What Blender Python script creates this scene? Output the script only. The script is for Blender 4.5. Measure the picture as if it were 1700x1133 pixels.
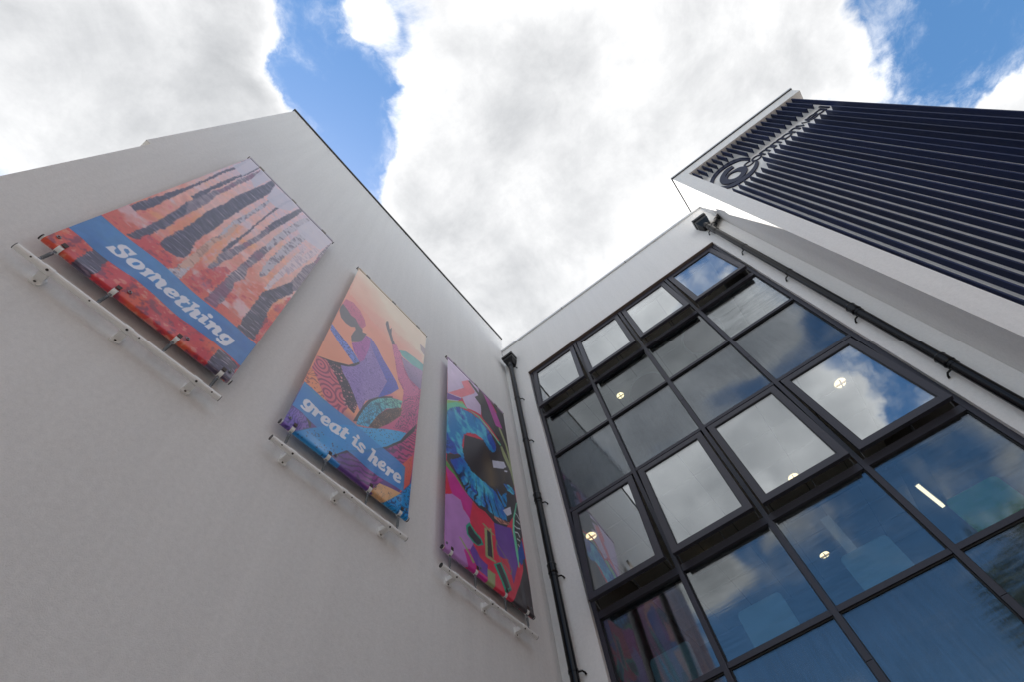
import bpy, bmesh, math, random
import numpy as np
from mathutils import Vector, Matrix

scene = bpy.context.scene
col = scene.collection
for o in list(bpy.data.objects):
    bpy.data.objects.remove(o)
random.seed(7)

# ------------------------------------------------------------------ camera
cam_data = bpy.data.cameras.new('camera')
cam = bpy.data.objects.new('camera', cam_data)
col.objects.link(cam)
R0 = (0.7895872677, 0.6048396660, -0.1035419001)      # right
R1 = (-0.5794802412, 0.6794327487, -0.4500819814)     # down
R2 = (-0.2018776775, 0.4153794876, 0.8869640832)      # forward
CAM = Vector((2.7513, -5.0, 1.6))
m = Matrix(((R0[0], -R1[0], -R2[0], CAM.x), (R0[1], -R1[1], -R2[1], CAM.y), (R0[2], -R1[2], -R2[2], CAM.z), (0, 0, 0, 1)))
cam.matrix_world = m
cam_data.sensor_width = 36.0
cam_data.lens = 854.67 / 1700 * 36
cam_data.clip_start = 0.05
cam_data.clip_end = 2000
scene.camera = cam

# ------------------------------------------------------------------ light
SUN_DIR = Vector((0.68, -0.155, -1.0)).normalized()    # travel direction of the sunlight
to_sun = -SUN_DIR
SUN_EL = math.asin(to_sun.z)
SUN_AZ = math.atan2(to_sun.x, to_sun.y)                # clockwise from +Y
world = bpy.data.worlds.new('World')
scene.world = world
world.use_nodes = True
nt = world.node_tree
nt.nodes.clear()


class NB:
    """small node builder"""
    def __init__(s, tree): s.t = tree
    def n(s, kind, **kw):
        nd = s.t.nodes.new(kind)
        for k, v in kw.items(): setattr(nd, k, v)
        return nd
    def link(s, a, b): s.t.links.new(a, b)
    def inp(s, sock, v):
        if hasattr(v, 'is_output') or isinstance(v, bpy.types.NodeSocket): s.link(v, sock)
        else: sock.default_value = v
    def math(s, op, a, b=None, c=None, clamp=False):
        nd = s.n('ShaderNodeMath', operation=op, use_clamp=clamp)
        s.inp(nd.inputs[0], a)
        if b is not None: s.inp(nd.inputs[1], b)
        if c is not None: s.inp(nd.inputs[2], c)
        return nd.outputs[0]
    def vmath(s, op, a, b=None, out=0):
        nd = s.n('ShaderNodeVectorMath', operation=op)
        s.inp(nd.inputs[0], a)
        if b is not None: s.inp(nd.inputs[1], b)
        return nd.outputs[out]
    def noise(s, vec, scale, detail=4, rough=.5, dist=0.0, lac=2.0):
        nd = s.n('ShaderNodeTexNoise')
        if vec is not None: s.link(vec, nd.inputs['Vector'])
        nd.inputs['Scale'].default_value = scale; nd.inputs['Detail'].default_value = detail
        nd.inputs['Roughness'].default_value = rough; nd.inputs['Distortion'].default_value = dist
        nd.inputs['Lacunarity'].default_value = lac
        return nd.outputs['Fac']
    def ramp(s, v, a, b, smooth=True, lo=0.0, hi=1.0):
        nd = s.n('ShaderNodeMapRange', interpolation_type='SMOOTHSTEP' if smooth else 'LINEAR')
        s.inp(nd.inputs[0], v); nd.inputs[1].default_value = a; nd.inputs[2].default_value = b
        nd.inputs[3].default_value = lo; nd.inputs[4].default_value = hi
        return nd.outputs[0]
    def mix(s, f, a, b):
        nd = s.n('ShaderNodeMix', data_type='RGBA')
        s.inp(nd.inputs[0], f); s.inp(nd.inputs[6], a); s.inp(nd.inputs[7], b)
        return nd.outputs[2]


W = NB(nt)
tc = W.n('ShaderNodeTexCoord')
sep = W.n('ShaderNodeSeparateXYZ')
W.link(tc.outputs['Generated'], sep.inputs[0])
zz = W.math('ADD', W.math('MAXIMUM', sep.outputs[2], 0.0), 0.2)
comb = W.n('ShaderNodeCombineXYZ')
W.link(W.math('DIVIDE', sep.outputs[0], zz), comb.inputs[0])
W.link(W.math('DIVIDE', sep.outputs[1], zz), comb.inputs[1])
q = comb.outputs[0]


def qdir(px, py, refl=False):
    """cloud-layer coordinates of the sky seen in a direction given by the photograph's pixel (or of its mirror in the glazing)"""
    a = ((px - 850) / 854.67, (py - 566.5) / 854.67, 1)
    d = [a[0] * R0[i] + a[1] * R1[i] + a[2] * R2[i] for i in range(3)]
    L = math.sqrt(sum(c * c for c in d)); d = [c / L for c in d]
    if refl:                                            # refl = 1 for upright panes, else the sash's tilt in radians
        t = 0.0 if refl == 1 else refl
        n = (0.0, -math.cos(t), math.sin(t)); k = 2 * sum(a_ * b_ for a_, b_ in zip(d, n)); d = [a_ - k * b_ for a_, b_ in zip(d, n)]
    return d[0] / (d[2] + .2), d[1] / (d[2] + .2)


CLOUDS = [  # where the cloud layer opens (-) and where it is thick (+): px, py, radius px, amount
    (575, 210, 95, -.34, 0), (535, 120, 75, -.17, 0), (605, 320, 62, -.28, 0), (560, 20, 70, -.13, 0), (700, -10, 60, -.13, 0),
    (500, 190, 45, -.25, 0), (660, 60, 40, -.10, 0), (625, 140, 45, -.2, 0), (640, 400, 40, -.12, 0),
    (1500, 10, 100, -.21, 0), (1640, 30, 110, -.22, 0), (1740, 60, 110, -.20, 0), (1560, 110, 60, -.10, 0), (1620, 130, 40, -.06, 0),
    (820, 50, 24, -.14, 0), (1050, 70, 40, -.12, 0),
    (190, 110, 260, .26, 0), (425, 105, 75, .28, 0), (880, 290, 200, .30, 0), (840, 130, 130, .22, 0), (1150, 110, 180, .24, 0), (720, 330, 60, .16, 0), (900, 480, 160, .25, 0),
    (1700, 170, 45, .35, 0), (1410, 100, 55, .16, 0), (610, 30, 45, .20, 0), (640, 190, 25, .16, 0), (1320, 60, 70, .12, 0),
    (930, 610, 50, .30, .117), (1010, 565, 50, .30, .117), (1075, 525, 40, .20, .117), (1115, 500, 25, -.05, .117), (1170, 450, 40, -.22, .107), (1195, 470, 22, .15, .107), (1150, 800, 120, .5, .127), (1290, 720, 85, .42, .112), (1270, 790, 30, -.2, .112), (1450, 640, 60, -.10, .094), (1400, 700, 60, .36, .094), (1500, 690, 40, -.2, .094),
    (1170, 960, 55, .28, 1), (1250, 900, 35, -.24, 1), (1280, 985, 40, .16, 1), (1340, 1010, 90, -.34, 1), (1400, 900, 45, .22, 1), (1440, 830, 55, -.28, 1), (1530, 800, 110, -.26, 1), (1560, 1060, 170, -.38, 1), (1260, 1100, 70, -.3, 1), (1300, 560, 90, -.12, 1)]
wn = W.n('ShaderNodeTexNoise'); W.link(q, wn.inputs['Vector']); wn.inputs['Scale'].default_value = 6.0; wn.inputs['Detail'].default_value = 7
warp = W.vmath('ADD', q, W.vmath('MULTIPLY', W.vmath('SUBTRACT', wn.outputs['Color'], (.5, .5, .5)), (.24, .24, 0.0)))
bias = None
for px, py, r, amt, rf in CLOUDS:
    cx, cy = qdir(px, py, rf); ex, ey = qdir(px + r, py, rf); fx, fy = qdir(px, py + r, rf)
    rr = .5 * (math.hypot(ex - cx, ey - cy) + math.hypot(fx - cx, fy - cy))
    dist = W.vmath('LENGTH', W.vmath('SUBTRACT', warp, (cx, cy, 0)), out=1)
    g = W.math('MULTIPLY', W.ramp(dist, 0.15 * rr, 1.75 * rr, lo=1.0, hi=0.0), amt * 1.08)
    bias = g if bias is None else W.math('ADD', bias, g)

n1 = W.noise(W.vmath('ADD', q, (3.1, 1.7, 0.4)), 3.4, 12, .68, .35)
dens = W.math('ADD', W.math('ADD', n1, bias), SKY_COVER := -0.47)

def half(v):
    nd = W.n('ShaderNodeVectorMath', operation='SCALE'); W.link(v, nd.inputs[0]); nd.inputs['Scale'].default_value = .5
    return nd.outputs[0]


solid = W.ramp(dens, -0.09, 0.125)
veil = W.math('MULTIPLY', W.ramp(W.noise(W.vmath('ADD', half(q), half(warp)), 9.0, 9, .68, .0), .44, .72), W.ramp(dens, -.34, -.02, lo=0.0, hi=.58))
cover = W.math('MAXIMUM', solid, veil)                  # torn wisps round the cloud edges
# light and grey inside the cloud: thick parts grey, edges white
n2 = W.math('ADD', W.math('MULTIPLY', W.noise(W.vmath('ADD', q, (7.3, 2.2, 0.9)), 2.1, 3, .5, .2), .55), W.math('MULTIPLY', W.noise(W.vmath('ADD', q, (1.3, 5.2, 0.2)), 7.0, 9, .62, .3), .45))
thick = W.ramp(W.math('ADD', W.math('MULTIPLY', dens, .85), W.math('MULTIPLY', W.math('SUBTRACT', n2, .5), 1.9)), -.38, .68, smooth=False)
SKY_STRENGTH = 0.115
K = 1 / SKY_STRENGTH
lum = W.math('MULTIPLY', W.math('POWER', .29 / .92, thick), .92 * K)       # white edges fading evenly to the grey of the thick parts
ctint = W.mix(thick, (1.015, 1.0, .975, 1), (.985, 1.0, 1.02, 1))
cloud = W.vmath('SCALE', ctint); W.inp(cloud.node.inputs['Scale'], lum)
sky = W.n('ShaderNodeTexSky', sky_type='NISHITA')
sky.sun_disc = False
sky.sun_elevation = SUN_EL
sky.sun_rotation = SUN_AZ
sky.altitude = 60; sky.air_density = 1.0; sky.dust_density = .35; sky.ozone_density = .7
clear = W.n('ShaderNodeHueSaturation'); clear.inputs['Saturation'].default_value = 1.22; clear.inputs['Hue'].default_value = .495   # the camera's rendering of clear blue
W.link(sky.outputs[0], clear.inputs['Color'])
mixed = W.mix(W.math('MULTIPLY', cover, .97), clear.outputs[0], cloud)
bg = W.n('ShaderNodeBackground'); bg.inputs[1].default_value = SKY_STRENGTH
W.link(mixed, bg.inputs[0])
out = W.n('ShaderNodeOutputWorld'); W.link(bg.outputs[0], out.inputs[0])

sun_d = bpy.data.lights.new('sun', 'SUN')
sun_d.energy = 5.0; sun_d.angle = math.radians(.5); sun_d.color = (1.0, .95, .88)
sun = bpy.data.objects.new('sun', sun_d); col.objects.link(sun)
sun.rotation_euler = SUN_DIR.to_track_quat('-Z', 'Y').to_euler()
sun.location = (-20, 5, 30)

scene.view_settings.view_transform = 'Standard'
scene.view_settings.look = 'None'
scene.view_settings.exposure = 1.05
scene.view_settings.gamma = 1.0
scene.view_settings.use_curve_mapping = False
scene.cycles.max_bounces = 10
scene.cycles.transparent_max_bounces = 24
scene.cycles.caustics_reflective = False
scene.cycles.caustics_refractive = False
scene.cycles.use_denoising = True
# ------------------------------------------------------------------ materials
def mat(name):
    mt = bpy.data.materials.new(name); mt.use_nodes = True
    t = mt.node_tree; b = t.nodes['Principled BSDF']
    return mt, NB(t), b


def simple(name, rgb, rough=.5, metal=0.0, spec=.5, var=.06, scale=8.0, bump=0.0, bscale=200.0, bdist=.001):
    mt, N, b = mat(name)
    tcn = N.n('ShaderNodeTexCoord'); ob = tcn.outputs['Object']
    f = N.noise(ob, scale, 6, .6)
    N.link(N.mix(f, tuple(c * (1 - var) for c in rgb) + (1,), tuple(min(1, c * (1 + var)) for c in rgb) + (1,)), b.inputs['Base Color'])
    b.inputs['Roughness'].default_value = rough; b.inputs['Metallic'].default_value = metal
    b.inputs['Specular IOR Level'].default_value = spec
    if bump:
        bn = N.n('ShaderNodeBump'); bn.inputs['Strength'].default_value = bump; bn.inputs['Distance'].default_value = bdist
        N.link(N.noise(ob, bscale, 4, .6), bn.inputs['Height']); N.link(bn.outputs[0], b.inputs['Normal'])
    return mt


def render_material(name, rgb):
    """sand-textured white wall render with faint weathering"""
    mt, N, b = mat(name)
    g = N.n('ShaderNodeNewGeometry'); P = g.outputs['Position']
    st = N.vmath('MULTIPLY', P, (1.0, 1.0, .25))
    f1 = N.noise(st, .9, 5, .6); f2 = N.noise(P, 28, 4, .65); f3 = N.noise(N.vmath('MULTIPLY', P, (1, 1, .06)), 7.0, 4, .6)
    v = N.math('ADD', N.math('ADD', N.math('MULTIPLY', N.math('SUBTRACT', f1, .5), .14), N.math('MULTIPLY', N.math('SUBTRACT', f2, .5), .20)), N.math('MULTIPLY', N.math('SUBTRACT', f3, .5), .13))
    v = N.math('ADD', N.math('ADD', v, N.math('MULTIPLY', N.math('SUBTRACT', N.noise(P, 130, 3, .7), .5), .22)), 1.0)
    cm = N.n('ShaderNodeMix', data_type='RGBA', blend_type='MULTIPLY'); cm.inputs[0].default_value = 1.0
    cm.inputs[6].default_value = rgb + (1,)
    cb = N.n('ShaderNodeCombineColor'); N.link(v, cb.inputs[0]); N.link(v, cb.inputs[1]); N.link(v, cb.inputs[2])
    N.link(cb.outputs[0], cm.inputs[7]); N.link(cm.outputs[2], b.inputs['Base Color'])
    b.inputs['Roughness'].default_value = .92; b.inputs['Specular IOR Level'].default_value = .2
    bn = N.n('ShaderNodeBump'); bn.inputs['Strength'].default_value = .75; bn.inputs['Distance'].default_value = .004
    h = N.math('ADD', N.noise(P, 150, 3, .7), N.math('MULTIPLY', N.noise(P, 45, 3, .6), .8))
    h = N.math('ADD', h, N.math('MULTIPLY', N.noise(P, 5, 2, .5), 1.6))
    N.link(h, bn.inputs['Height']); N.link(bn.outputs[0], b.inputs['Normal'])
    return mt


def glass_material(name, r0, stretch, wav, tint, dirt=0.0, streak=0.0):
    """coated pane: reflects the sky, lets some of the room through; roller-wave ripples in the surface"""
    mt = bpy.data.materials.new(name); mt.use_nodes = True
    t = mt.node_tree; t.nodes.clear(); N = NB(t)
    g = N.n('ShaderNodeNewGeometry'); P = g.outputs['Position']
    sv = N.vmath('MULTIPLY', P, stretch)
    h = N.math('ADD', N.math('MULTIPLY', N.noise(sv, 1.0, 4, .6), .5), N.math('MULTIPLY', N.noise(N.vmath('MULTIPLY', P, (1, 1, 1)), 1.6, 2, .5), 3.0))
    bn = N.n('ShaderNodeBump'); bn.inputs['Strength'].default_value = 1.0; bn.inputs['Distance'].default_value = wav
    N.link(h, bn.inputs['Height'])
    lw = N.n('ShaderNodeLayerWeight'); lw.inputs['Blend'].default_value = .5
    f5 = N.math('POWER', lw.outputs['Facing'], 4.5)
    fac = N.math('ADD', N.math('MULTIPLY', f5, 1 - r0), r0)
    if streak:                                             # dried run marks: the coating reflects unevenly
        sk = N.math('ADD', N.math('MULTIPLY', N.noise(sv, 1.3, 5, .7), .7), N.math('MULTIPLY', N.noise(P, 2.2, 4, .6), .3))
        fac = N.math('MULTIPLY', fac, N.ramp(sk, .34, .66, False, 1 - streak, 1 + streak))
    gl = N.n('ShaderNodeBsdfGlossy'); gl.inputs['Roughness'].default_value = 0.0
    gl.inputs['Color'].default_value = (.93, .96, 1.0, 1)
    N.link(bn.outputs[0], gl.inputs['Normal'])
    tr = N.n('ShaderNodeBsdfTransparent'); tr.inputs['Color'].default_value = tint + (1,)
    mx = N.n('ShaderNodeMixShader'); N.link(fac, mx.inputs[0]); N.link(tr.outputs[0], mx.inputs[1]); N.link(gl.outputs[0], mx.inputs[2])
    last = mx.outputs[0]
    if dirt:
        df = N.n('ShaderNodeBsdfDiffuse'); df.inputs['Color'].default_value = (.45, .46, .48, 1)
        m2 = N.n('ShaderNodeMixShader')
        N.link(N.math('MULTIPLY', N.ramp(N.noise(sv, 1.4, 5, .7), .42, .75), dirt), m2.inputs[0])
        N.link(last, m2.inputs[1]); N.link(df.outputs[0], m2.inputs[2]); last = m2.outputs[0]
    o = N.n('ShaderNodeOutputMaterial'); N.link(last, o.inputs[0])
    return mt


def emit_material(name, rgb, s):
    mt, N, b = mat(name)
    b.inputs['Base Color'].default_value = (.8, .8, .75, 1)
    b.inputs['Emission Color'].default_value = rgb + (1,); b.inputs['Emission Strength'].default_value = s
    return mt


M = {}
M['render'] = render_material('white_wall_render', (.772, .757, .738))
M['render_tower'] = render_material('pale_wall_render', (.785, .770, .748))
M['coping'] = simple('grey_coping_metal', (.58, .59, .60), .4, .3)
M['drip'] = simple('dark_coping_metal', (.03, .03, .033), .45)
M['frame'] = simple('anthracite_aluminium', (.035, .033, .044), .42, .0, .4, .08, 3.0)
M['gasket'] = simple('black_rubber', (.012, .012, .013), .6)
M['head'] = simple('brown_shadow_trim', (.16, .125, .105), .55, var=.12)  # brown soffit trim, with the shadow under the head put into its colour
M['navy'] = simple('navy_coated_aluminium', (.012, .020, .062), .5, .0, .2, .12, 2.0)
def fin_material():
    mt = M['navy']; N = NB(mt.node_tree); b = mt.node_tree.nodes['Principled BSDF']
    src = b.inputs['Base Color'].links[0].from_socket
    oi = N.n('ShaderNodeObjectInfo')
    hs = N.n('ShaderNodeHueSaturation'); N.link(N.ramp(oi.outputs['Random'], 0, 1, False, .75, 1.3), hs.inputs['Value']); N.link(src, hs.inputs['Color'])
    N.link(hs.outputs[0], b.inputs['Base Color'])


fin_material()
M['signnavy'] = simple('navy_sign_enamel', (.009, .012, .036), .4, .0, .25)
M['pipe'] = simple('black_cast_aluminium', (.004, .004, .005), .18, .0, .24)
M['whitepaint'] = simple('white_painted_steel', (.86, .85, .83), .35, var=.03)
M['blackcap'] = simple('black_plastic_cap', (.012, .012, .012), .4)
M['steel'] = simple('spring_steel', (.22, .235, .25), .35, .8)
M['screw'] = simple('dark_screw', (.05, .045, .04), .5, .4)
M['strap'] = simple('brown_webbing', (.05, .028, .022), .6)
M['clipgrey'] = simple('grey_clip', (.32, .30, .27), .5)
M['tile'] = simple('ceiling_tile_mineral', (.60, .57, .52), .9, var=.05, bump=.4, bscale=90)
M['tgrid'] = simple('ceiling_grid', (.20, .19, .18), .6)
M['room'] = simple('room_paint', (.20, .19, .185), .85)
M['carpet'] = simple('dark_carpet', (.06, .06, .065), .95)
M['panelback'] = simple('spandrel_backing', (.035, .040, .048), .7)
M['chairblue'] = simple('pale_blue_plastic', (.28, .49, .58), .4)
M['chairgreen'] = simple('green_plastic', (.11, .44, .17), .4)
M['ringwhite'] = simple('pale_finish', (.70, .68, .66), .6)
M['ringpink'] = simple('pink_disc_finish', (.48, .34, .34), .9)
M['lamp'] = emit_material('lamp_glow', (1.0, .76, .42), 2.0)
M['lampmetal'] = simple('lamp_louvre_metal', (.35, .26, .16), .35, .7)
M['strip'] = emit_material('strip_glow', (1.0, .80, .52), 1.6)
M['glass_clear'] = glass_material('sash_glass', .29, (2.0, 2.0, 1.2), .0004, (.80, .83, .82))
M['glass_fixed'] = glass_material('fixed_glass', .115, (3.0, 3.0, 55.0), .00022, (.66, .72, .73), .02, .22)
M['glass_streak'] = glass_material('streaked_glass', .2, (3.0, 3.0, 70.0), .0011, (.68, .74, .75), .06, .6)
M['glass_spandrel'] = glass_material('spandrel_glass', .095, (60.0, 20.0, 3.0), .00035, (.70, .76, .80), .04, .24)
M['ground'] = simple('pale_paving', (.22, .217, .21), .9, var=.2, scale=3, bump=.4, bscale=60, bdist=.006)
M['bark'] = simple('bark', (.09, .07, .05), .9, var=.3, scale=9, bump=.7, bscale=14, bdist=.02)


def leaf_material():
    mt, N, b = mat('leaf')
    g = N.n('ShaderNodeNewGeometry')
    f = N.noise(g.outputs['Position'], 1.4, 5, .6)
    N.link(N.mix(f, (.022, .040, .012, 1), (.085, .11, .035, 1)), b.inputs['Base Color'])
    b.inputs['Roughness'].default_value = .6
    return mt


M['leaf'] = leaf_material()


# ------------------------------------------------------------------ geometry helpers
def link(name, bm, m, parent=None, smooth=False, bevel=0.0):
    if bevel:
        bmesh.ops.bevel(bm, geom=[e for e in bm.edges if e.calc_face_angle(0) > .5], offset=bevel, segments=2, affect='EDGES', profile=.6)
    bmesh.ops.recalc_face_normals(bm, faces=bm.faces)
    me = bpy.data.meshes.new(name); bm.to_mesh(me); bm.free()
    if smooth:
        for p in me.polygons: p.use_smooth = True
        me.set_sharp_from_angle(angle=math.radians(40))
    for mm in (m if isinstance(m, (list, tuple)) else [m]): me.materials.append(mm)
    o = bpy.data.objects.new(name, me); col.objects.link(o)
    if parent is not None: o.parent = parent
    return o


def reuse(o, parent, loc=(0, 0, 0), name=None):
    c = o.copy(); col.objects.link(c); c.parent = parent; c.location = loc
    return c


def empty(name, label, cat, loc=(0, 0, 0), group=None):
    o = bpy.data.objects.new(name, None); col.objects.link(o); o.location = loc
    o.empty_display_size = .1
    o['label'] = label; o['category'] = cat
    if group: o['group'] = group
    return o


def box(bm, x0, x1, y0, y1, z0, z1, mi=0):
    v = [bm.verts.new((x, y, z)) for x in (x0, x1) for y in (y0, y1) for z in (z0, z1)]
    for f in ((0, 1, 3, 2), (4, 6, 7, 5), (0, 4, 5, 1), (2, 3, 7, 6), (0, 2, 6, 4), (1, 5, 7, 3)):
        bm.faces.new([v[i] for i in f]).material_index = mi


def bx(*a):
    bm = bmesh.new(); box(bm, *a); return bm


def tube(bm, pts, r, n=16, cap=True, mi=0):
    """round bar along a polyline; r may be a list"""
    pts = [Vector(p) for p in pts]; rs = r if isinstance(r, (list, tuple)) else [r] * len(pts)
    rings = []
    ref = None
    for i, p in enumerate(pts):
        d = (pts[min(i + 1, len(pts) - 1)] - pts[max(i - 1, 0)]).normalized()
        if ref is None: ref = d.orthogonal().normalized()
        a = (ref - d * ref.dot(d)).normalized(); b = d.cross(a); ref = a
        rings.append([bm.verts.new(p + (a * math.cos(t) + b * math.sin(t)) * rs[i]) for t in [2 * math.pi * k / n for k in range(n)]])
    for A, B in zip(rings, rings[1:]):
        for k in range(n):
            bm.faces.new((A[k], A[(k + 1) % n], B[(k + 1) % n], B[k])).material_index = mi
    if cap:
        bm.faces.new(rings[0]).material_index = mi; bm.faces.new(list(reversed(rings[-1]))).material_index = mi


def tb(pts, r, n=16, cap=True):
    bm = bmesh.new(); tube(bm, pts, r, n, cap); return bm


def prism(bm, poly, axis, a, b):
    """polygon in the two other axes pushed from a to b along axis"""
    def P(u, v, w): return {'x': (w, u, v), 'y': (u, w, v), 'z': (u, v, w)}[axis]
    A = [bm.verts.new(P(u, v, a)) for u, v in poly]; B = [bm.verts.new(P(u, v, b)) for u, v in poly]
    bm.faces.new(A); bm.faces.new(list(reversed(B)))
    n = len(poly)
    for i in range(n): bm.faces.new((A[i], B[i], B[(i + 1) % n], A[(i + 1) % n]))


# ------------------------------------------------------------------ ground
bm = bmesh.new(); bmesh.ops.create_grid(bm, x_segments=2, y_segments=2, size=700)
ground = link('ground', bm, M['ground']); ground['kind'] = 'structure'

# ------------------------------------------------------------------ left building (blank rendered wall with the banners)
LB = empty('rendered_building', 'pale rendered building with a blank side wall carrying three long banners', 'building', (-4, -3, 0))
LB_IN = Matrix.Translation((4, 3, 0))


def part(name, bm, m, root, **kw):
    """part built in world coordinates, parented to a root that stands elsewhere"""
    bm.transform(Matrix.Translation(-root.location))
    return link(name, bm, m, root, **kw)


bm = bmesh.new()
prism(bm, [(-6.39, 0), (.07, 0), (.07, 12.90), (-6.44, 12.90), (-6.44, 7.44), (-6.39, 7.44)], 'x', -8.0, 0.0)
part('wall', bm, M['render'], LB)
bm = bmesh.new(); box(bm, -8.03, .028, -6.465, .095, 12.90, 12.945)
part('coping', bm, M['drip'], LB, bevel=.004)
bm = bmesh.new(); box(bm, -7.96, -.03, -6.40, .03, 12.945, 12.96)
part('roof', bm, M['coping'], LB)

# ------------------------------------------------------------------ glazed building
GB = empty('glazed_building', 'pale rendered building with a tall dark framed window wall of open and fixed panes', 'building', (2.7, 2, 0))
X0, X1, ZT = .515, 4.845, 10.60
bm = bmesh.new()
box(bm, .003, X0, 0, .30, 0, 12.08); box(bm, X1, 5.327, 0, .30, 0, 12.08); box(bm, X0, X1, 0, .30, ZT, 12.08); box(bm, X0, X1, 0, .30, 0, .30)
part('wall', bm, M['render'], GB)
bm = bmesh.new(); box(bm, .004, 5.326, -.030, .34, 12.08, 12.135)
part('coping', bm, M['coping'], GB, bevel=.006)
for k in (1.72, 3.43):
    bm = bmesh.new(); box(bm, k, k + .012, -.033, .30, 12.078, 12.138)
    part('coping_joint', bm, M['drip'], GB)
bm = bmesh.new(); box(bm, X0 + .001, X1 - .001, .004, .060, ZT - .012, ZT - .001)
part('head_shadow_trim', bm, M['head'], GB)
bm = bmesh.new(); box(bm, .01, 5.32, .31, 7.0, 11.6, 11.7)
part('roof', bm, M['coping'], GB)
# rooms behind the glass
CEIL = [10.42, 6.86, 3.02]; FLOOR = [7.70, 3.80, .02]
for cz, fz in zip(CEIL, FLOOR):
    bm = bmesh.new(); box(bm, .02, 5.31, .19, 6.5, fz - .12, fz); part('room_floor', bm, M['carpet'], GB)
    bm = bmesh.new(); box(bm, .02, 5.31, .19, 6.5, cz + .03, cz + .06); part('room_ceiling', bm, M['tgrid'], GB)
for nm, a in (('room_back_wall', (.02, 5.31, 6.5, 6.6)), ('room_side_wall', (.305, .40, .31, 6.49)), ('room_side_wall', (5.0, 5.10, .31, 6.49))):
    for cz, fz in zip(CEIL, FLOOR):
        bm = bmesh.new(); box(bm, *a, fz + .001, cz + .028); part(nm, bm, M['room'], GB)
tile0 = None
for cz in CEIL[:2]:
    for i in range(8):
        for j in range(7):
            x, y = .42 + i * .60, .22 + j * .60
            if x + .59 > 5.0: continue
            if tile0 is None:
                bm = bmesh.new(); box(bm, 0, .585, 0, .585, 0, .018)
                tile0 = link('ceiling_tile', bm, M['tile'], GB, bevel=.004); t = tile0
            else: t = reuse(tile0, GB)
            t.location = Vector((x, y, cz)) - GB.location
# curtain wall grid
FY0, FY1 = .055, .165
MX = [1.630, 2.695, 3.760]
for x0, x1 in ((X0 + .002, .575), (4.785, X1 - .002)):
    part('frame_jamb', bx(x0, x1, FY0, FY1, .302, ZT - .014), M['frame'], GB, bevel=.003)
for x in MX:
    segs = [(.302, 3.745), (3.750, 7.42), (7.425, ZT - .07)]
    for a, b in segs:
        part('mullion', bx(x - .026, x + .026, FY0 - .012, FY1, a, b), M['frame'], GB, bevel=.003)
part('frame_head', bx(.576, 4.784, FY0 + .001, FY1, ZT - .066, ZT - .0145), M['frame'], GB, bevel=.003)
BAYS = [(.577, 1.603), (1.657, 2.668), (2.722, 3.733), (3.787, 4.783)]
ZTR = [9.075, 7.985, 6.785, 5.215, 4.178, 2.975, 1.405, .33]
for bi, (a, b) in enumerate(BAYS):
    for k, z in enumerate(ZTR):
        hh = .040 if k in (0, 3, 6) else .024
        part('transom', bx(a, b, FY0 + .004, FY1, z - hh, z + hh), M['frame'], GB, bevel=.003)
    zz_ = [ZT - .066] + ZTR
    for r in range(8):
        zt, zb = zz_[r] - (.0 if r == 0 else .024), zz_[r + 1] + .024
        if r in (0, 3, 6): continue
        if r in (2, 5):
            part('spandrel_pane', bx(a - .01, b + .01, .092, .104, zb - .012, zt + .012), M['glass_spandrel'], GB)
            part('spandrel_backing', bx(a - .01, b + .01, .112, .150, zb - .012, zt + .012), M['panelback'], GB)
        else:
            gm = M['glass_streak'] if (r == 1 and bi == 3) else M['glass_fixed']
            part('pane', bx(a - .01, b + .01, .092, .104, zb - .012, zt + .012), gm, GB)
        # gasket line round the pane
        g = bmesh.new()
        for q4 in ((a + .001, a + .012, zb, zt), (b - .012, b - .001, zb, zt), (a + .0125, b - .0125, zb + .001, zb + .012), (a + .0125, b - .0125, zt - .012, zt - .001)):
            box(g, q4[0], q4[1], .080, .0915, q4[2], q4[3])
        part('gasket', g, M['gasket'], GB)


def sash(bi, ztop, zbot, tilt, name_label=None):
    a, b = BAYS[bi]; w = (b - a) / 2 - .022; H = ztop - zbot; cx = (a + b) / 2
    f = bmesh.new(); bw = .078
    box(f, -w, -w + bw, 0, .052, -H, 0); box(f, w - bw, w, 0, .052, -H, 0)
    box(f, -w + bw, w - bw, .001, .052, -bw, -.001); box(f, -w + bw, w - bw, .001, .052, -H, -H + bw)
    s = link('window_sash', f, M['frame'], GB, bevel=.003)
    s.location = Vector((cx, FY0 - .006, ztop)) - GB.location
    s.rotation_euler = (-tilt, 0, 0)
    g = bmesh.new(); box(g, -w + bw - .008, w - bw + .008, .018, .030, -H + bw - .008, -bw + .008)
    link('pane', g, M['glass_clear'], s)
    bd = bmesh.new()
    for q4 in ((-w + bw, -w + bw + .010, -H + bw, -bw), (w - bw - .010, w - bw, -H + bw, -bw), (-w + bw + .0105, w - bw - .0105, -bw - .010, -bw), (-w + bw + .0105, w - bw - .0105, -H + bw, -H + bw + .010)):
        box(bd, q4[0], q4[1], .006, .0175, q4[2], q4[3])
    link('glazing_bead', bd, M['gasket'], s)
    # casement stays left and right, chain opener on the transom
    dy = -math.sin(tilt) * H + FY0
    for sx in (-1, 1):
        st = bmesh.new(); x = cx + sx * (w - .012)
        zq = zbot + H * (1 - math.cos(tilt)) + .10
        prism(st, [(dy + .06, zq), (dy + .085, zq + .012), (.10, zbot + .012), (.10, zbot - .012)], 'x', x - .004, x + .004)
        part('window_stay', st, M['steel'], GB)
    op = bmesh.new(); box(op, a + .10, b - .10, .112, .158, zbot - .135, zbot - .098)
    part('window_opener', op, M['gasket'], GB, bevel=.006)
    ch = bmesh.new(); tube(ch, [(cx + .05, .11, zbot - .02), (cx + .05, .03, zbot + .02), (cx + .05, dy + .055, zbot + H * (1 - math.cos(tilt)) + .03)], .006, 8)
    part('opener_chain', ch, M['steel'], GB)
    return s


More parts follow.
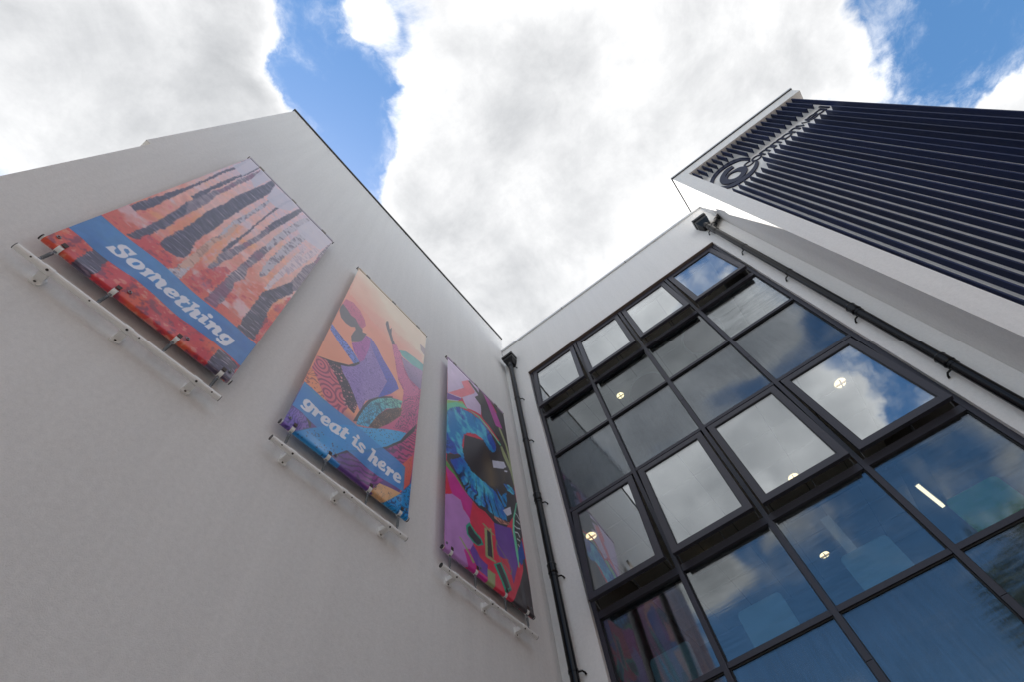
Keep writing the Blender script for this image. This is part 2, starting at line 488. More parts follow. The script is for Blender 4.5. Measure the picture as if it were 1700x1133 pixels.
for bi, tl in enumerate((.118, .116, .117, .107)): sash(bi, ZT - .072, 9.120, tl)
for bi, tl in enumerate((.143, .127, .112, .094)): sash(bi, 6.740, 5.258, tl)
for bi, tl in enumerate((.02, .02, .02, .02)): sash(bi, 2.930, 1.448, tl)

# pale blinds' side channels and the room's lining seen just behind the jambs
for x in (.46, 4.86):
    for cz, fz in zip(CEIL, FLOOR):
        part('window_lining', bx(x, x + .045, .167, .29, fz + .01, cz - .002), M['ringwhite'], GB)

# ------------------------------------------------------------------ louvred tower
TW = empty('louvred_tower', 'taller pale rendered block faced with close set navy vertical fins', 'building', (6.8, 1, 0))
TX0, TX1, TXR, TF, TB = 5.33, 8.24, 8.15, -.565, -.400
bm = bmesh.new()
box(bm, TX0, TXR, TB, 4.0, 0, 12.62)
box(bm, TX0, 5.60, TF, TB - .0, 0, 12.62)
bm2 = bmesh.new()
part('wall', bm, M['render_tower'], TW)
box(bm2, TX0, TX1, TF, 4.0, 12.622, 12.93)
part('fascia', bm2, M['render_tower'], TW)
bm = bmesh.new(); box(bm, 5.602, TX1, TF, TB - .001, 1.9, 2.3)
part('fascia', bm, M['render_tower'], TW)
bm = bmesh.new(); box(bm, TX0 - .028, TX1 + .03, TF - .030, 4.03, 12.945, 12.99)
part('coping', bm, M['coping'], TW, bevel=.006)
bm = bmesh.new(); box(bm, TX0 - .020, TX1 + .02, TF - .022, 4.02, 12.931, 12.944)
part('coping_drip', bm, M['drip'], TW)
FZ = 2.302
protos = {}


def fin(x, z0, z1):
    key = (round(z0, 2), round(z1, 2))
    if key not in protos:
        bm = bmesh.new(); box(bm, -.009, .009, -.532, -.434, z0, z1)
        bm.transform(Matrix.Translation((0, -TW.location.y, -TW.location.z)))
        o = link('fin', bm, M['navy'], TW); protos[key] = o
        o.location.x = x - TW.location.x
    else:
        o = reuse(protos[key], TW, (x - TW.location.x + random.uniform(-.0025, .0025), random.uniform(-.003, .003), 0))


for i in range(21):
    x = 5.669 + .118 * i
    if i == 20: fin(x, FZ, 12.615)
    elif i < 7: fin(x, 12.16, 12.615); fin(x, FZ, 10.84)
    else: fin(x, 11.75, 12.615); fin(x, FZ, 11.185)

# ------------------------------------------------------------------ sign on the tower
SG = empty('wall_sign', 'navy raised lettering beside a ringed numeral 6 in the gap between the fins', 'sign', (6.8, TB, 11.5))
RING = [(6.481, 11.659), (6.428, 11.917), (6.34, 12.048), (6.215, 12.118), (6.054, 12.124), (5.904, 12.082), (5.76, 11.965), (5.651, 11.823), (5.593, 11.684), (5.571, 11.511), (5.598, 11.362), (5.671, 11.208), (5.767, 11.075), (5.885, 11.019), (6.025, 11.003), (6.154, 11.027), (6.273, 11.091), (6.384, 11.195), (6.459, 11.32), (6.444, 11.392), (6.364, 11.286), (6.25, 11.191), (6.124, 11.146), (5.989, 11.142), (5.868, 11.166), (5.755, 11.238), (5.673, 11.405), (5.643, 11.549), (5.664, 11.69), (5.766, 11.852), (5.888, 11.947), (6.023, 11.996), (6.174, 11.975), (6.298, 11.907), (6.38, 11.802), (6.424, 11.592)]
SIX = [(6.186, 11.867), (6.059, 11.895), (5.912, 11.805), (5.811, 11.682), (5.753, 11.54), (5.749, 11.385), (5.811, 11.247), (5.915, 11.161), (6.03, 11.157), (6.149, 11.232), (6.221, 11.313), (6.254, 11.416), (6.241, 11.526), (6.186, 11.612), (6.096, 11.64), (5.998, 11.652), (5.898, 11.597), (5.898, 11.624), (5.948, 11.683), (6.048, 11.743), (6.169, 11.755)]
CNT = [(5.89, 11.518), (5.966, 11.593), (6.05, 11.587), (6.114, 11.516), (6.129, 11.406), (6.1, 11.338), (6.02, 11.287), (5.946, 11.306), (5.889, 11.389), (5.877, 11.478)]


def smooth_poly(P, corners=(), n=4):
    """closed Catmull-Rom through P"""
    out_ = []; N_ = len(P)
    for i in range(N_):
        p0, p1, p2, p3 = P[i - 1], P[i], P[(i + 1) % N_], P[(i + 2) % N_]
        if i in corners: p0 = p1
        if (i + 1) % N_ in corners: p3 = p2
        for k in range(n):
            t = k / n
            out_.append(tuple(.5 * (2 * p1[c] + (p2[c] - p0[c]) * t + (2 * p0[c] - 5 * p1[c] + 4 * p2[c] - p3[c]) * t * t + (3 * p1[c] - p0[c] - 3 * p2[c] + p3[c]) * t ** 3) for c in (0, 1)))
    return out_


def extrude_face(name, outer, holes, y0, y1, m, root):
    """flat outline with holes given real thickness along y, as a curve turned into a mesh"""
    cu = bpy.data.curves.new('tmp', 'CURVE'); cu.dimensions = '2D'; cu.fill_mode = 'BOTH'
    cu.extrude = abs(y1 - y0) / 2; cu.bevel_depth = .003
    for pl in [outer] + holes:
        sp = cu.splines.new('POLY'); sp.points.add(len(pl) - 1); sp.use_cyclic_u = True
        for p, c in zip(sp.points, pl): p.co = (c[0] - root.location.x, c[1] - root.location.z, 0, 1)
    t = bpy.data.objects.new('tmp', cu); col.objects.link(t)
    me = bpy.data.meshes.new_from_object(t.evaluated_get(bpy.context.evaluated_depsgraph_get()))
    bpy.data.objects.remove(t); bpy.data.curves.remove(cu)
    me.transform(Matrix(((1, 0, 0, 0), (0, 0, -1, (y0 + y1) / 2 - root.location.y), (0, 1, 0, 0), (0, 0, 0, 1))))
    me.name = name; me.materials.clear(); me.materials.append(m)
    o = bpy.data.objects.new(name, me); col.objects.link(o); o.parent = root
    return o


bpy.context.view_layer.update()
OFF = lambda P_: [(a_ + .0135, b_ + .050) for a_, b_ in P_]        # outlines sit 2 cm further back than they were taken at
extrude_face('ring', smooth_poly(OFF(RING), (0, 18, 19, 35)), [], -.425, -.404, M['signnavy'], SG)
extrude_face('numeral', smooth_poly(OFF(SIX), (0, 16, 20)), [smooth_poly(OFF(CNT))], -.426, -.404, M['signnavy'], SG)


def ribbon(bm, pts, w, y0, y1, closed=False):
    n = len(pts); L, Rr = [], []
    for i, p in enumerate(pts):
        a = pts[i - 1] if (i > 0 or closed) else p
        b = pts[(i + 1) % n] if (i < n - 1 or closed) else p
        dx, dz = b[0] - a[0], b[1] - a[1]; l = math.hypot(dx, dz) or 1
        nx, nz = -dz / l * w / 2, dx / l * w / 2
        L.append([bm.verts.new((p[0] + nx, y, p[1] + nz)) for y in (y0, y1)]); Rr.append([bm.verts.new((p[0] - nx, y, p[1] - nz)) for y in (y0, y1)])
    rng = range(n if closed else n - 1)
    for i in rng:
        j = (i + 1) % n
        bm.faces.new((L[i][0], L[j][0], Rr[j][0], Rr[i][0])); bm.faces.new((L[i][1], Rr[i][1], Rr[j][1], L[j][1]))
        bm.faces.new((L[i][0], L[i][1], L[j][1], L[j][0])); bm.faces.new((Rr[i][0], Rr[j][0], Rr[j][1], Rr[i][1]))
    if not closed:
        for i in (0, n - 1): bm.faces.new((L[i][0], Rr[i][0], Rr[i][1], L[i][1]))


def arc(cx, cz, r, a0, a1, n=18):
    return [(cx + r * math.cos(math.radians(a0 + (a1 - a0) * k / n)), cz + r * math.sin(math.radians(a0 + (a1 - a0) * k / n))) for k in range(n + 1)]


def letter(strokes):
    bm = bmesh.new()
    for i, (pts, cl) in enumerate(strokes):
        ribbon(bm, pts, .034, -.420 - .0006 * i, -.404 + .0004 * i, cl)
    bm.transform(Matrix.Translation(Vector((.016, 0, 0)) - SG.location))
    link('letter', bm, M['signnavy'], SG)


BZ, XH, RD = 11.452, 11.632, .085
cz_ = (BZ + XH) / 2
letter([(arc(6.350, cz_, RD, 42, 318), False)])
letter([(arc(6.520, cz_, RD, 0, 343, 22), True)])


def emm(x, w, n):
    s = [([(x, BZ - .012), (x, XH + .012)], False)]
    r = w / n / 2
    for k in range(n):
        c = x + r * (2 * k + 1)
        s.append((arc(c, XH - r, r, 180, 0, 10) + [(c + r, BZ - .012)], False))
    return s


letter(emm(6.645, .205, 2)); letter(emm(6.885, .205, 2))
letter([(arc(7.165, cz_, RD, 0, 343, 22), True)])
letter(emm(7.285, .105, 1))
letter([([(7.43, XH + .01), (7.478, BZ), (7.53, XH - .02), (7.582, BZ), (7.63, XH + .01)], False)])
letter([(arc(7.712, cz_, RD, 0, 312, 20), False), ([(7.637, cz_ - .004), (7.796, cz_ - .004)], False)])
letter([(arc(7.850, cz_, .078, 0, 343, 22), True), ([(7.925, BZ - .012), (7.925, XH + .012)], False)])
letter([([(7.985, BZ - .012), (7.985, 11.735)], False)])


# ------------------------------------------------------------------ downpipes
def downpipe(label, x, hx0, hx1, hz0, hz1, clips, foot, branch):
    g = empty('downpipe', label, 'downpipe', (x, -.10, 0), 'black downpipes on the window wall')
    P = lambda nm, bm, m, **k: part(nm, bm, m, g, **k)
    yc = -.10
    P('pipe', tb([(x, yc, .12), (x, yc, hz0 + .05)], .051, 28), M['pipe'], smooth=True)
    P('shoe', tb([(x, yc, .20), (x, yc, .12), (x, yc - .10, .05)], .056, 20), M['pipe'], smooth=True)
    h = bmesh.new()
    cx = (hx0 + hx1) / 2; hw = (hx1 - hx0) / 2
    prof = [(hz0, .55), (hz0 + .16, .88), (hz1 - .07, .92), (hz1 - .068, 1.0), (hz1, 1.0), (hz1, .9), (hz1 - .02, .9)]
    rings = []
    for z, s in prof:
        rings.append([h.verts.new(v) for v in ((cx - hw * s, -.008, z), (cx + hw * s, -.008, z), (cx + hw * s, -.008 - .20 * s, z), (cx - hw * s, -.008 - .20 * s, z))])
    for A, B in zip(rings, rings[1:]):
        for k in range(4): h.faces.new((A[k], A[(k + 1) % 4], B[(k + 1) % 4], B[k]))
    h.faces.new(rings[0]); h.faces.new(rings[-1])
    P('hopper', h, M['pipe'], bevel=.004)
    P('outlet_collar', tb([(x, yc, hz0 - .06), (x, yc, hz0 + .004)], .058, 24), M['pipe'], smooth=True)
    for i, (z, coupler) in enumerate(clips):
        if coupler:
            P('coupler', tb([(x, yc, z - .07), (x, yc, z - .055), (x, yc, z - .052), (x, yc, z + .052), (x, yc, z + .055), (x, yc, z + .07)], [.058, .063, .059, .059, .063, .058], 24), M['pipe'], smooth=True)
        c = bmesh.new(); tube(c, [(x, yc, z - .10 * coupler - .014), (x, yc, z - .10 * coupler + .014)], .0565, 24)
        zf = z - .10 * coupler
        tube(c, [(x + foot * .04, -.06, zf), (x + foot * .075, -.045, zf), (x + foot * .088, -.018, zf - .012), (x + foot * .092, -.004, zf - .03)], [.011, .010, .010, .013], 8)
        P('pipe_clip', c, M['pipe'], smooth=True)
    if branch:
        P('branch_pipe', tb([(x, yc, 10.78), (x + .03, yc, 10.86), (x + .17, yc + .025, 11.03), (x + .27, yc + .04, 11.16), (x + .306, yc + .045, 11.205)], .049, 24), M['pipe'], smooth=True)
        P('branch_socket', tb([(x + .09, yc + .010, 10.935), (x + .155, yc + .022, 11.01)], .058, 24), M['pipe'], smooth=True)
        P('branch_socket', tb([(x + .21, yc + .031, 11.08), (x + .255, yc + .038, 11.14)], .057, 24), M['pipe'], smooth=True)
        P('branch_collar', tb([(x, yc, 10.66), (x, yc, 10.83)], .058, 24), M['pipe'], smooth=True)
    return g


downpipe('black downpipe with hopper in the corner beside the bannered wall', .205, .075, .345, 11.12, 11.44, [(11.03, 0), (9.81, 0), (8.53, 0), (7.19, 1), (5.95, 1), (4.70, 0), (3.4, 1), (2.2, 0), (.8, 0)], 1, False)
downpipe('black downpipe with side branch beside the tower of navy fins', 5.022, 4.885, 5.165, 11.08, 11.40, [(10.89, 0), (9.62, 0), (8.33, 0), (6.96, 1), (5.64, 1), (4.40, 0), (3.2, 1), (2.0, 0), (.8, 0)], -1, True)
# small conduit of the corner outlet behind the first hopper
ART = {
 1: """t_n 9,5 7,97 20,188 17,276 26,364 29,454 25,535 18,606 11,665 6,741 41,744 59,714 60,665 53,623 57,575 49,520 45,451 42,376 36,273 40,184 28,93 16,5
t_n 100,-5 105,115 94,228 85,328 94,406 89,447 97,515 120,518 125,473 115,415 115,334 114,225 118,115 111,-1
t_g 136,3 126,111 126,215 130,328 122,412 119,483 115,547 131,618 184,612 183,549 176,474 161,418 160,335 158,242 164,122 163,28
t_n 115,547 131,618 139,668 144,718 145,748 141,791 138,831 182,824 190,775 193,734 201,703 184,659 184,612
t_n 250,-8 251,83 239,188 229,281 224,341 233,409 224,480 226,532 235,572 246,631 246,684 244,726 254,780 275,786 320,785 360,781 389,758 379,729 357,696 342,642 344,597 342,554 330,507 329,442 324,377 324,281 335,194 329,106 299,26
t_l 404,-10 374,98 373,194 372,282 371,361 361,443 374,518 387,573 378,636 390,701 396,757 402,814 391,846 466,841 453,779 439,717 416,637 419,583 424,510 405,444 398,355 403,256 396,180 417,113 412,-2
t_n 481,-21 455,97 458,249 467,385 472,481 464,558 475,619 494,611 491,563 487,477 477,374 470,250 476,105 490,-12
t_n 591,-14 564,96 542,209 528,314 538,398 575,358 577,315 594,209 612,88 614,-6
t_g 528,314 538,398 522,488 502,572 482,631 491,679 499,724 539,715 527,665 548,609 551,546 563,468 573,398 574,346
t_l 710,-16 654,87 634,223 621,334 628,427 669,444 672,383 681,271 705,126 732,-8
t_g 628,427 609,490 614,548 614,615 613,661 619,722 619,781 623,832 694,833 700,772 685,718 669,690 692,648 659,595 672,526 669,444
t_l 769,36 732,201 714,353 710,482 733,571 751,587 776,553 773,478 781,372 799,230 805,61
t_p 924,133 885,251 857,361 850,453 884,465 911,380 936,279 959,194
t_p 847,209 827,330 821,447 815,540 816,618 849,611 856,526 869,437 873,311
t_g 994,33 969,172 978,265 934,350 936,433 928,498 915,553 1010,500 1013,451 1020,300 1028,14
t_n 936,478 870,580 830,634 836,682 841,740 846,788 857,811 850,838 974,832 961,783 971,728 944,712 923,658 940,609 989,533
t_n 142,1003 131,931 202,929 233,980 228,1003
t_n 856,937 913,936 990,938 1012,1000 864,1005 859,977
grey 4,1 10,170 112,174 104,-1
grey 127,-5 165,145 236,173 236,-7
grey 307,34 354,166 458,166 544,104 556,-4
grey 732,-26 685,165 766,194 957,156 997,15
oran 244,726 246,684 246,631 229,568 196,609 198,707
oran 386,722 380,644 397,551 386,454 430,429 459,584 445,685 448,776 412,821
oran 451,593 467,627 459,682 464,729 510,680
red 190,775 251,775 294,793 357,784 391,831 338,840 246,854 174,837
red 504,728 560,663 609,665 608,753 589,824 472,830
red 990,557 940,674 947,723 970,807 990,839 1022,567
bandtop 12,835 108,838 188,840 282,841 363,837
bandtop 452,836 619,834 852,839 993,838
bandbot 12,933 131,931 255,934
bandbot 372,931 467,930 617,932 848,937 993,934
G 145,905 157,886 174,887 178,896 190,900 203,900 208,893 200,887 184,885 170,882 163,875 168,867 183,861 205,861 230,862 249,862 236,881 224,880 221,871 205,867 194,871 197,877 211,880 231,882 237,888 234,897 223,903 204,907 182,907 169,906
G 246,900 241,893 246,885 263,877 288,874 312,877 323,883 326,892 317,901 298,907 273,907 256,905
K 274,898 273,890 280,883 291,881 297,886 293,893 285,899
G 327,909 337,898 335,888 327,886 328,879 353,876 368,878 377,871 395,870 407,876 423,872 443,876 450,883 444,895 441,901 452,900 455,903 437,910 420,908 412,902 396,904 367,905 355,908
K 361,906 361,893 375,879 379,883 373,894 368,905
K 398,903 398,890 405,883 411,885 413,903
G 460,902 455,892 464,882 487,874 512,873 527,876 530,882 522,890 512,893 528,895 511,903 488,906 470,905
K 488,887 493,881 502,880 497,886
K 483,896 494,895 511,891 513,895 493,900
G 532,875 536,870 554,865 566,867 578,865 579,873 594,873 592,880 576,880 572,886 561,892 567,900 586,897 581,904 552,907 536,905 533,899 543,887 541,881 531,881
G 594,862 634,859 637,865 624,874 625,880 639,872 662,877 667,882 660,896 662,899 674,897 670,906 645,908 628,905 626,899 632,885 628,885 621,891 611,908 585,907 589,897 605,883 603,870 602,866 593,867
G 674,876 704,874 713,877 708,896 710,899 722,896 720,903 689,906 676,903 676,897 683,883 670,883
G 694,869 691,864 699,859 719,861 725,866 720,872 705,873
G 723,878 753,875 762,879 777,874 800,879 805,885 797,899 798,902 810,902 806,908 782,911 768,907 766,901 770,891 764,890 755,895 751,908 722,907 729,898 733,886 720,885
G 811,902 812,893 822,884 845,879 872,879 893,878 894,883 887,898 875,915 864,920 838,923 814,921 807,916 810,911 824,912 835,914 846,911 837,909 822,908
K 842,904 841,894 850,888 860,887 861,896 849,902""",
 2: """peach 2,-4 1000,-1 991,194 611,253 318,278 10,244
pink 5,258 150,239 431,197 626,207 990,186 984,286 690,300 548,252 311,320 170,297 10,307
teal 684,303 760,271 870,257 1010,248 1012,298 870,318 729,322
lavgrey 716,329 870,318 1011,294 1019,416 899,430 800,400
grey 924,125 1004,121 1005,178 942,164
magenta 619,322 694,304 757,371 851,418 1014,422 1021,547 977,637 911,688 758,727 814,654 815,605 811,565 812,512 736,481 688,426
purplefield 344,984 435,937 565,890 733,820 862,745 1000,621 1003,709 988,782 893,838 733,951 674,994 483,991
orange 879,843 991,761 993,831 984,881 898,939 906,876
tan 674,994 733,951 911,936 784,1002
bluehatch 784,1002 911,936 1009,862 1017,999 935,1005
indigo -4,975 13,934 103,933 169,948 80,995 4,1005
blue 68,1005 157,955 242,912 361,864 524,815 677,761 820,718 897,697 847,750 732,817 565,890 434,935 344,984 297,1000
dark 419,829 437,788 457,748 503,692 575,645 704,590 708,601 582,659 522,699 478,758 453,816
dark 336,989 435,936 565,888 732,817 847,750 911,688 998,613 974,661 864,752 735,826 568,895 438,942
dark 76,1002 155,953 224,921 164,949 158,935 114,932 160,952
tealhatch 448,831 451,800 475,752 521,696 580,655 707,597 812,569 801,615 669,669 600,731 547,803
bronze 547,803 600,731 670,673 769,623 823,602 812,647 722,719 624,781
rose 7,703 71,683 138,671 209,661 295,688 362,723 369,770 318,851 166,820 91,788 12,764
scales 71,683 138,671 194,655 265,677 342,708 421,748 409,800 318,791 268,747 190,713
orangehatch 1,763 36,769 166,820 208,837 115,842 1,840
torso 213,512 273,474 311,400 374,389 455,410 541,444 636,472 717,499 748,527 681,583 599,633 471,716 448,774 368,733 304,702 233,680 194,655 275,621 331,573 296,556 251,543
plum 213,512 273,474 311,400 367,401 379,451 363,542 331,573 296,556 251,543
arm 360,388 455,410 541,444 636,472 717,499 754,524 682,586 572,655 624,542 540,504 437,459 380,427
dark 5,701 134,665 255,626 287,602 329,570 335,580 295,615 242,641 130,675
ribbon 1,506 49,514 143,528 255,549 329,570 288,603 231,589 135,570 7,538
headgrey 12,340 81,355 136,356 177,367 235,385 262,386 271,402 313,390 294,442 273,474 211,509 187,480 194,451 204,424 190,412 157,432 103,439 47,432 9,403 2,375
wrap 14,304 90,281 180,290 253,319 282,347 255,385 221,384 168,364 117,369 68,355 9,347
headgrey 469,193 488,181 530,225 544,202 561,245 595,272 625,291 594,309 548,271 495,236 469,213
armpink 594,309 638,284 696,314 743,365 804,414 901,436 976,432 970,473 815,540 799,490 718,462 682,404 637,362
band 8,831 205,830 408,833 708,832 923,835 930,926 658,936 434,935 197,932 4,931
G 53,899 54,888 67,879 86,875 110,876 136,876 137,882 130,897 120,910 102,917 80,920 57,919 47,916 50,911 58,909 73,912 86,910 78,908 60,904
K 82,897 84,889 96,881 104,881 105,889 97,897
G 132,880 142,876 169,877 177,879 193,875 209,877 211,881 201,888 186,888 180,886 175,890 166,908 135,908 143,887 136,886
G 203,900 203,891 215,881 237,875 264,876 275,882 272,890 265,895 271,898 264,906 244,908 223,908 210,905
K 233,890 240,883 250,883 243,889
K 230,899 240,897 262,894 260,898 240,902
G 272,900 274,890 289,881 313,877 356,876 354,888 346,899 356,900 353,908 333,911 317,910 302,911 282,906
K 301,903 303,893 314,885 324,885 321,895 311,902
G 377,868 406,867 404,877 420,877 415,884 397,885 390,898 408,898 403,907 376,909 358,907 359,897 369,880 363,880 362,876 374,873
G 457,876 488,873 493,877 486,893 484,900 505,897 499,906 470,908 454,904 457,897 466,882 449,884 448,880
G 471,868 475,862 487,859 502,864 504,868 496,873 479,872
G 503,886 512,878 533,873 561,876 569,881 562,887 553,887 542,885 530,884 527,887 543,890 560,892 563,897 556,905 537,909 509,908 495,904 505,897 518,899 531,901 533,898 522,894 509,892
G 616,861 653,861 653,866 646,881 666,877 685,881 684,889 675,902 687,901 682,911 661,912 645,908 646,901 653,890 648,890 642,893 630,911 602,910 615,892 629,871 613,869
G 686,898 691,889 711,878 734,874 753,878 753,884 744,892 757,901 751,907 730,909 705,908 691,904
K 721,888 728,882 737,883 729,888
K 714,898 725,898 749,893 743,899 722,901
G 767,881 792,880 798,883 812,880 829,883 828,889 815,895 800,894 795,899 785,913 757,913 772,892 761,889
G 822,902 825,893 843,881 867,876 892,881 899,886 894,893 883,898 896,899 891,907 872,911 845,912 828,908
K 853,892 863,885 875,886 863,892
K 849,900 860,899 888,894 883,899 859,903""",
 3: """lilac -3,-1 591,-9 529,213 438,225 304,255 231,212 11,394
salmon 225,97 345,30 448,76 429,99 223,215 15,274 267,126
purple -4,283 180,234 230,225 164,262 -3,325
lime -3,331 236,238 290,255 162,302 -2,404
mint -3,354 136,283 263,248 318,259 190,294 -2,399
black 344,38 370,21 523,50 534,-9 592,-13 722,-1 1040,-26 1019,156 1007,304 990,495 999,585 776,726 567,765 262,734 9,658 9,627 160,580 238,516 258,438 757,317 544,214 537,140 440,121 510,77
iris -14,409 68,350 162,302 317,269 506,253 652,263 757,317 743,360 675,395 578,386 540,367 427,375 328,401 245,443 214,504 233,561 244,580 326,602 487,603 563,602 668,597 724,624 784,642 804,690 628,724 483,725 387,736 262,732 176,690 43,647 195,582 172,574 -8,631
iris 812,514 926,493 995,502 952,533 866,535
iris 687,579 725,586 747,597 848,545 828,613 785,638
brown 460,549 567,371 611,420 705,480 899,418 840,496 705,564 618,591 489,594
white 662,439 869,380 899,400 836,430 672,476
white 752,657 878,608 884,640 813,668
white 857,431 915,415 903,427 854,440
purplepink 591,-9 722,-1 837,63 932,148 801,176 751,131 675,55
red 731,-5 862,63 835,67
red 422,235 483,219 661,229 835,263 805,282 651,269 478,246
olive 851,169 888,155 971,235 1009,299 1013,378 1016,438 999,444 968,322 941,252
olive 838,300 874,284 960,341 1009,405 995,484 964,404 867,345
mint 318,259 496,233 656,249 860,280 840,293 653,259 478,247
green -7,659 9,662 120,689 218,724 279,735 256,740 195,730 97,704 -7,684
hot -6,689 98,695 207,726 323,743 312,780 273,825 230,820 179,794 170,779 64,787 21,731
red -6,719 21,738 43,763 79,784 -3,808
lilac2 -3,806 74,784 170,782 199,811 272,827 302,882 296,883 310,930 271,985 186,1016 251,1063 4,1058
red2 316,752 479,742 594,757 606,830 736,858 810,878 846,903 899,927 834,985 704,1065 421,1068 320,1045 282,979 308,943 272,827
purple 587,759 848,709 874,765 892,833 773,934 736,858 660,875 591,878
tan 597,725 829,692 838,701 687,733 600,736
blue 978,710 992,797 927,836 873,821
black 951,813 984,799 1022,999 733,1000 869,915 936,855
black 931,580 1000,551 998,709 961,744 905,780 887,708
mint 982,561 1001,555 921,647 894,707 905,780 894,853 882,852 869,788 865,714 895,654
script 940,621 967,622 1000,639
script 938,655 991,658
script 897,686 936,688 987,679
script 897,714 940,707 959,722
script 912,737 958,737
script 915,759 938,765
purple 292,913 370,936 464,940 453,981 331,981 252,945
hot 192,954 253,938 330,987 452,984 442,1004 259,1004
mint2 220,866 265,842 327,857 401,862 430,880 356,903 298,907 228,895
black 241,867 269,853 320,867 394,871 403,880 357,900 309,900 244,890
olive 145,922 160,920 303,969 287,976
olive 425,802 449,796 578,810 564,815
olive 452,810 486,808 499,906 570,906 552,914 443,916
olive 518,796 542,792 540,903 522,905
black 485,812 525,812 527,903 472,906
olive 461,951 545,952 529,1005 447,1004
mint2 535,921 624,895 732,963 652,990
black 561,918 610,904 699,962 654,979
oliveline 597,823 575,856 641,897 750,908 778,883 700,860 598,836""",
}
# ------------------------------------------------------------------ banner prints (flat artwork, painted into memory)
PW, PH = 560, 1480


def vnoise(gx, gy, seed, w=PW, h=PH):
    r = np.random.RandomState(seed); G_ = r.rand(gy + 2, gx + 2).astype(np.float32)
    x = np.linspace(0, gx - 1e-3, w); y = np.linspace(0, gy - 1e-3, h)
    xi = x.astype(int); yi = y.astype(int); fx = x - xi; fy = y - yi
    fx = (fx * fx * (3 - 2 * fx)).astype(np.float32)[None, :]; fy = (fy * fy * (3 - 2 * fy)).astype(np.float32)[:, None]
    a = G_[yi][:, xi]; b = G_[yi][:, xi + 1]; c = G_[yi + 1][:, xi]; d = G_[yi + 1][:, xi + 1]
    return (a * (1 - fx) + b * fx) * (1 - fy) + (c * (1 - fx) + d * fx) * fy


def fbm(gx, gy, seed, o=4):
    s = 0; t = 0
    for k in range(o):
        a = .55 ** k; s = s + a * vnoise(gx * 2 ** k, gy * 2 ** k, seed + k * 17); t += a
    return s / t


UU, VV = np.meshgrid((np.arange(PW) + .5) / PW, (np.arange(PH) + .5) / PH)
UU = UU.astype(np.float32); VV = VV.astype(np.float32)
ASP = 2.66                                             # banner height / width


def fill(poly, rough=0.0, seed=1):
    """mask of a polygon in banner coordinates, optionally with a ragged painted edge"""
    pl = [(a / 1000, b / 1000) for a, b in poly]
    u0 = max(0, min(p[0] for p in pl) - .03); u1 = min(1, max(p[0] for p in pl) + .03)
    v0 = max(0, min(p[1] for p in pl) - .015); v1 = min(1, max(p[1] for p in pl) + .015)
    i0, i1 = int(u0 * PW), int(math.ceil(u1 * PW)); j0, j1 = int(v0 * PH), int(math.ceil(v1 * PH))
    full = np.zeros((PH, PW), bool)
    if i1 <= i0 or j1 <= j0: return full
    X = UU[j0:j1, i0:i1]; Y = VV[j0:j1, i0:i1]
    if rough:
        X = X + rough * (NA[j0:j1, i0:i1] - .5); Y = Y + rough * .35 * (NB_[j0:j1, i0:i1] - .5)
    ins = np.zeros(X.shape, bool)
    n = len(pl)
    for k in range(n):
        xa, ya = pl[k]; xb, yb = pl[(k + 1) % n]
        if ya == yb: continue
        c = ((Y < ya) != (Y < yb)) & (X < (xb - xa) * (Y - ya) / (yb - ya) + xa)
        ins ^= c
    full[j0:j1, i0:i1] = ins
    return full


NA = .6 * fbm(60, 300, 5, 2) + .4 * fbm(9, 90, 6, 4); NB_ = fbm(60, 160, 9, 2)
C8 = lambda *c: np.array(c, np.float32) / 255


def lerp(a, b, t): return a + (b - a) * t[..., None]


def put(img, mk, colr, alpha=1.0):
    c = colr[mk] if isinstance(colr, np.ndarray) and colr.ndim == 3 else colr
    img[mk] = img[mk] * (1 - alpha) + c * alpha


def art_rows(k):
    for ln in ART[k].split('\n'):
        t = ln.split()
        yield t[0], [tuple(int(c) for c in p.split(',')) for p in t[1:]]


CREAM = C8(226, 225, 236)


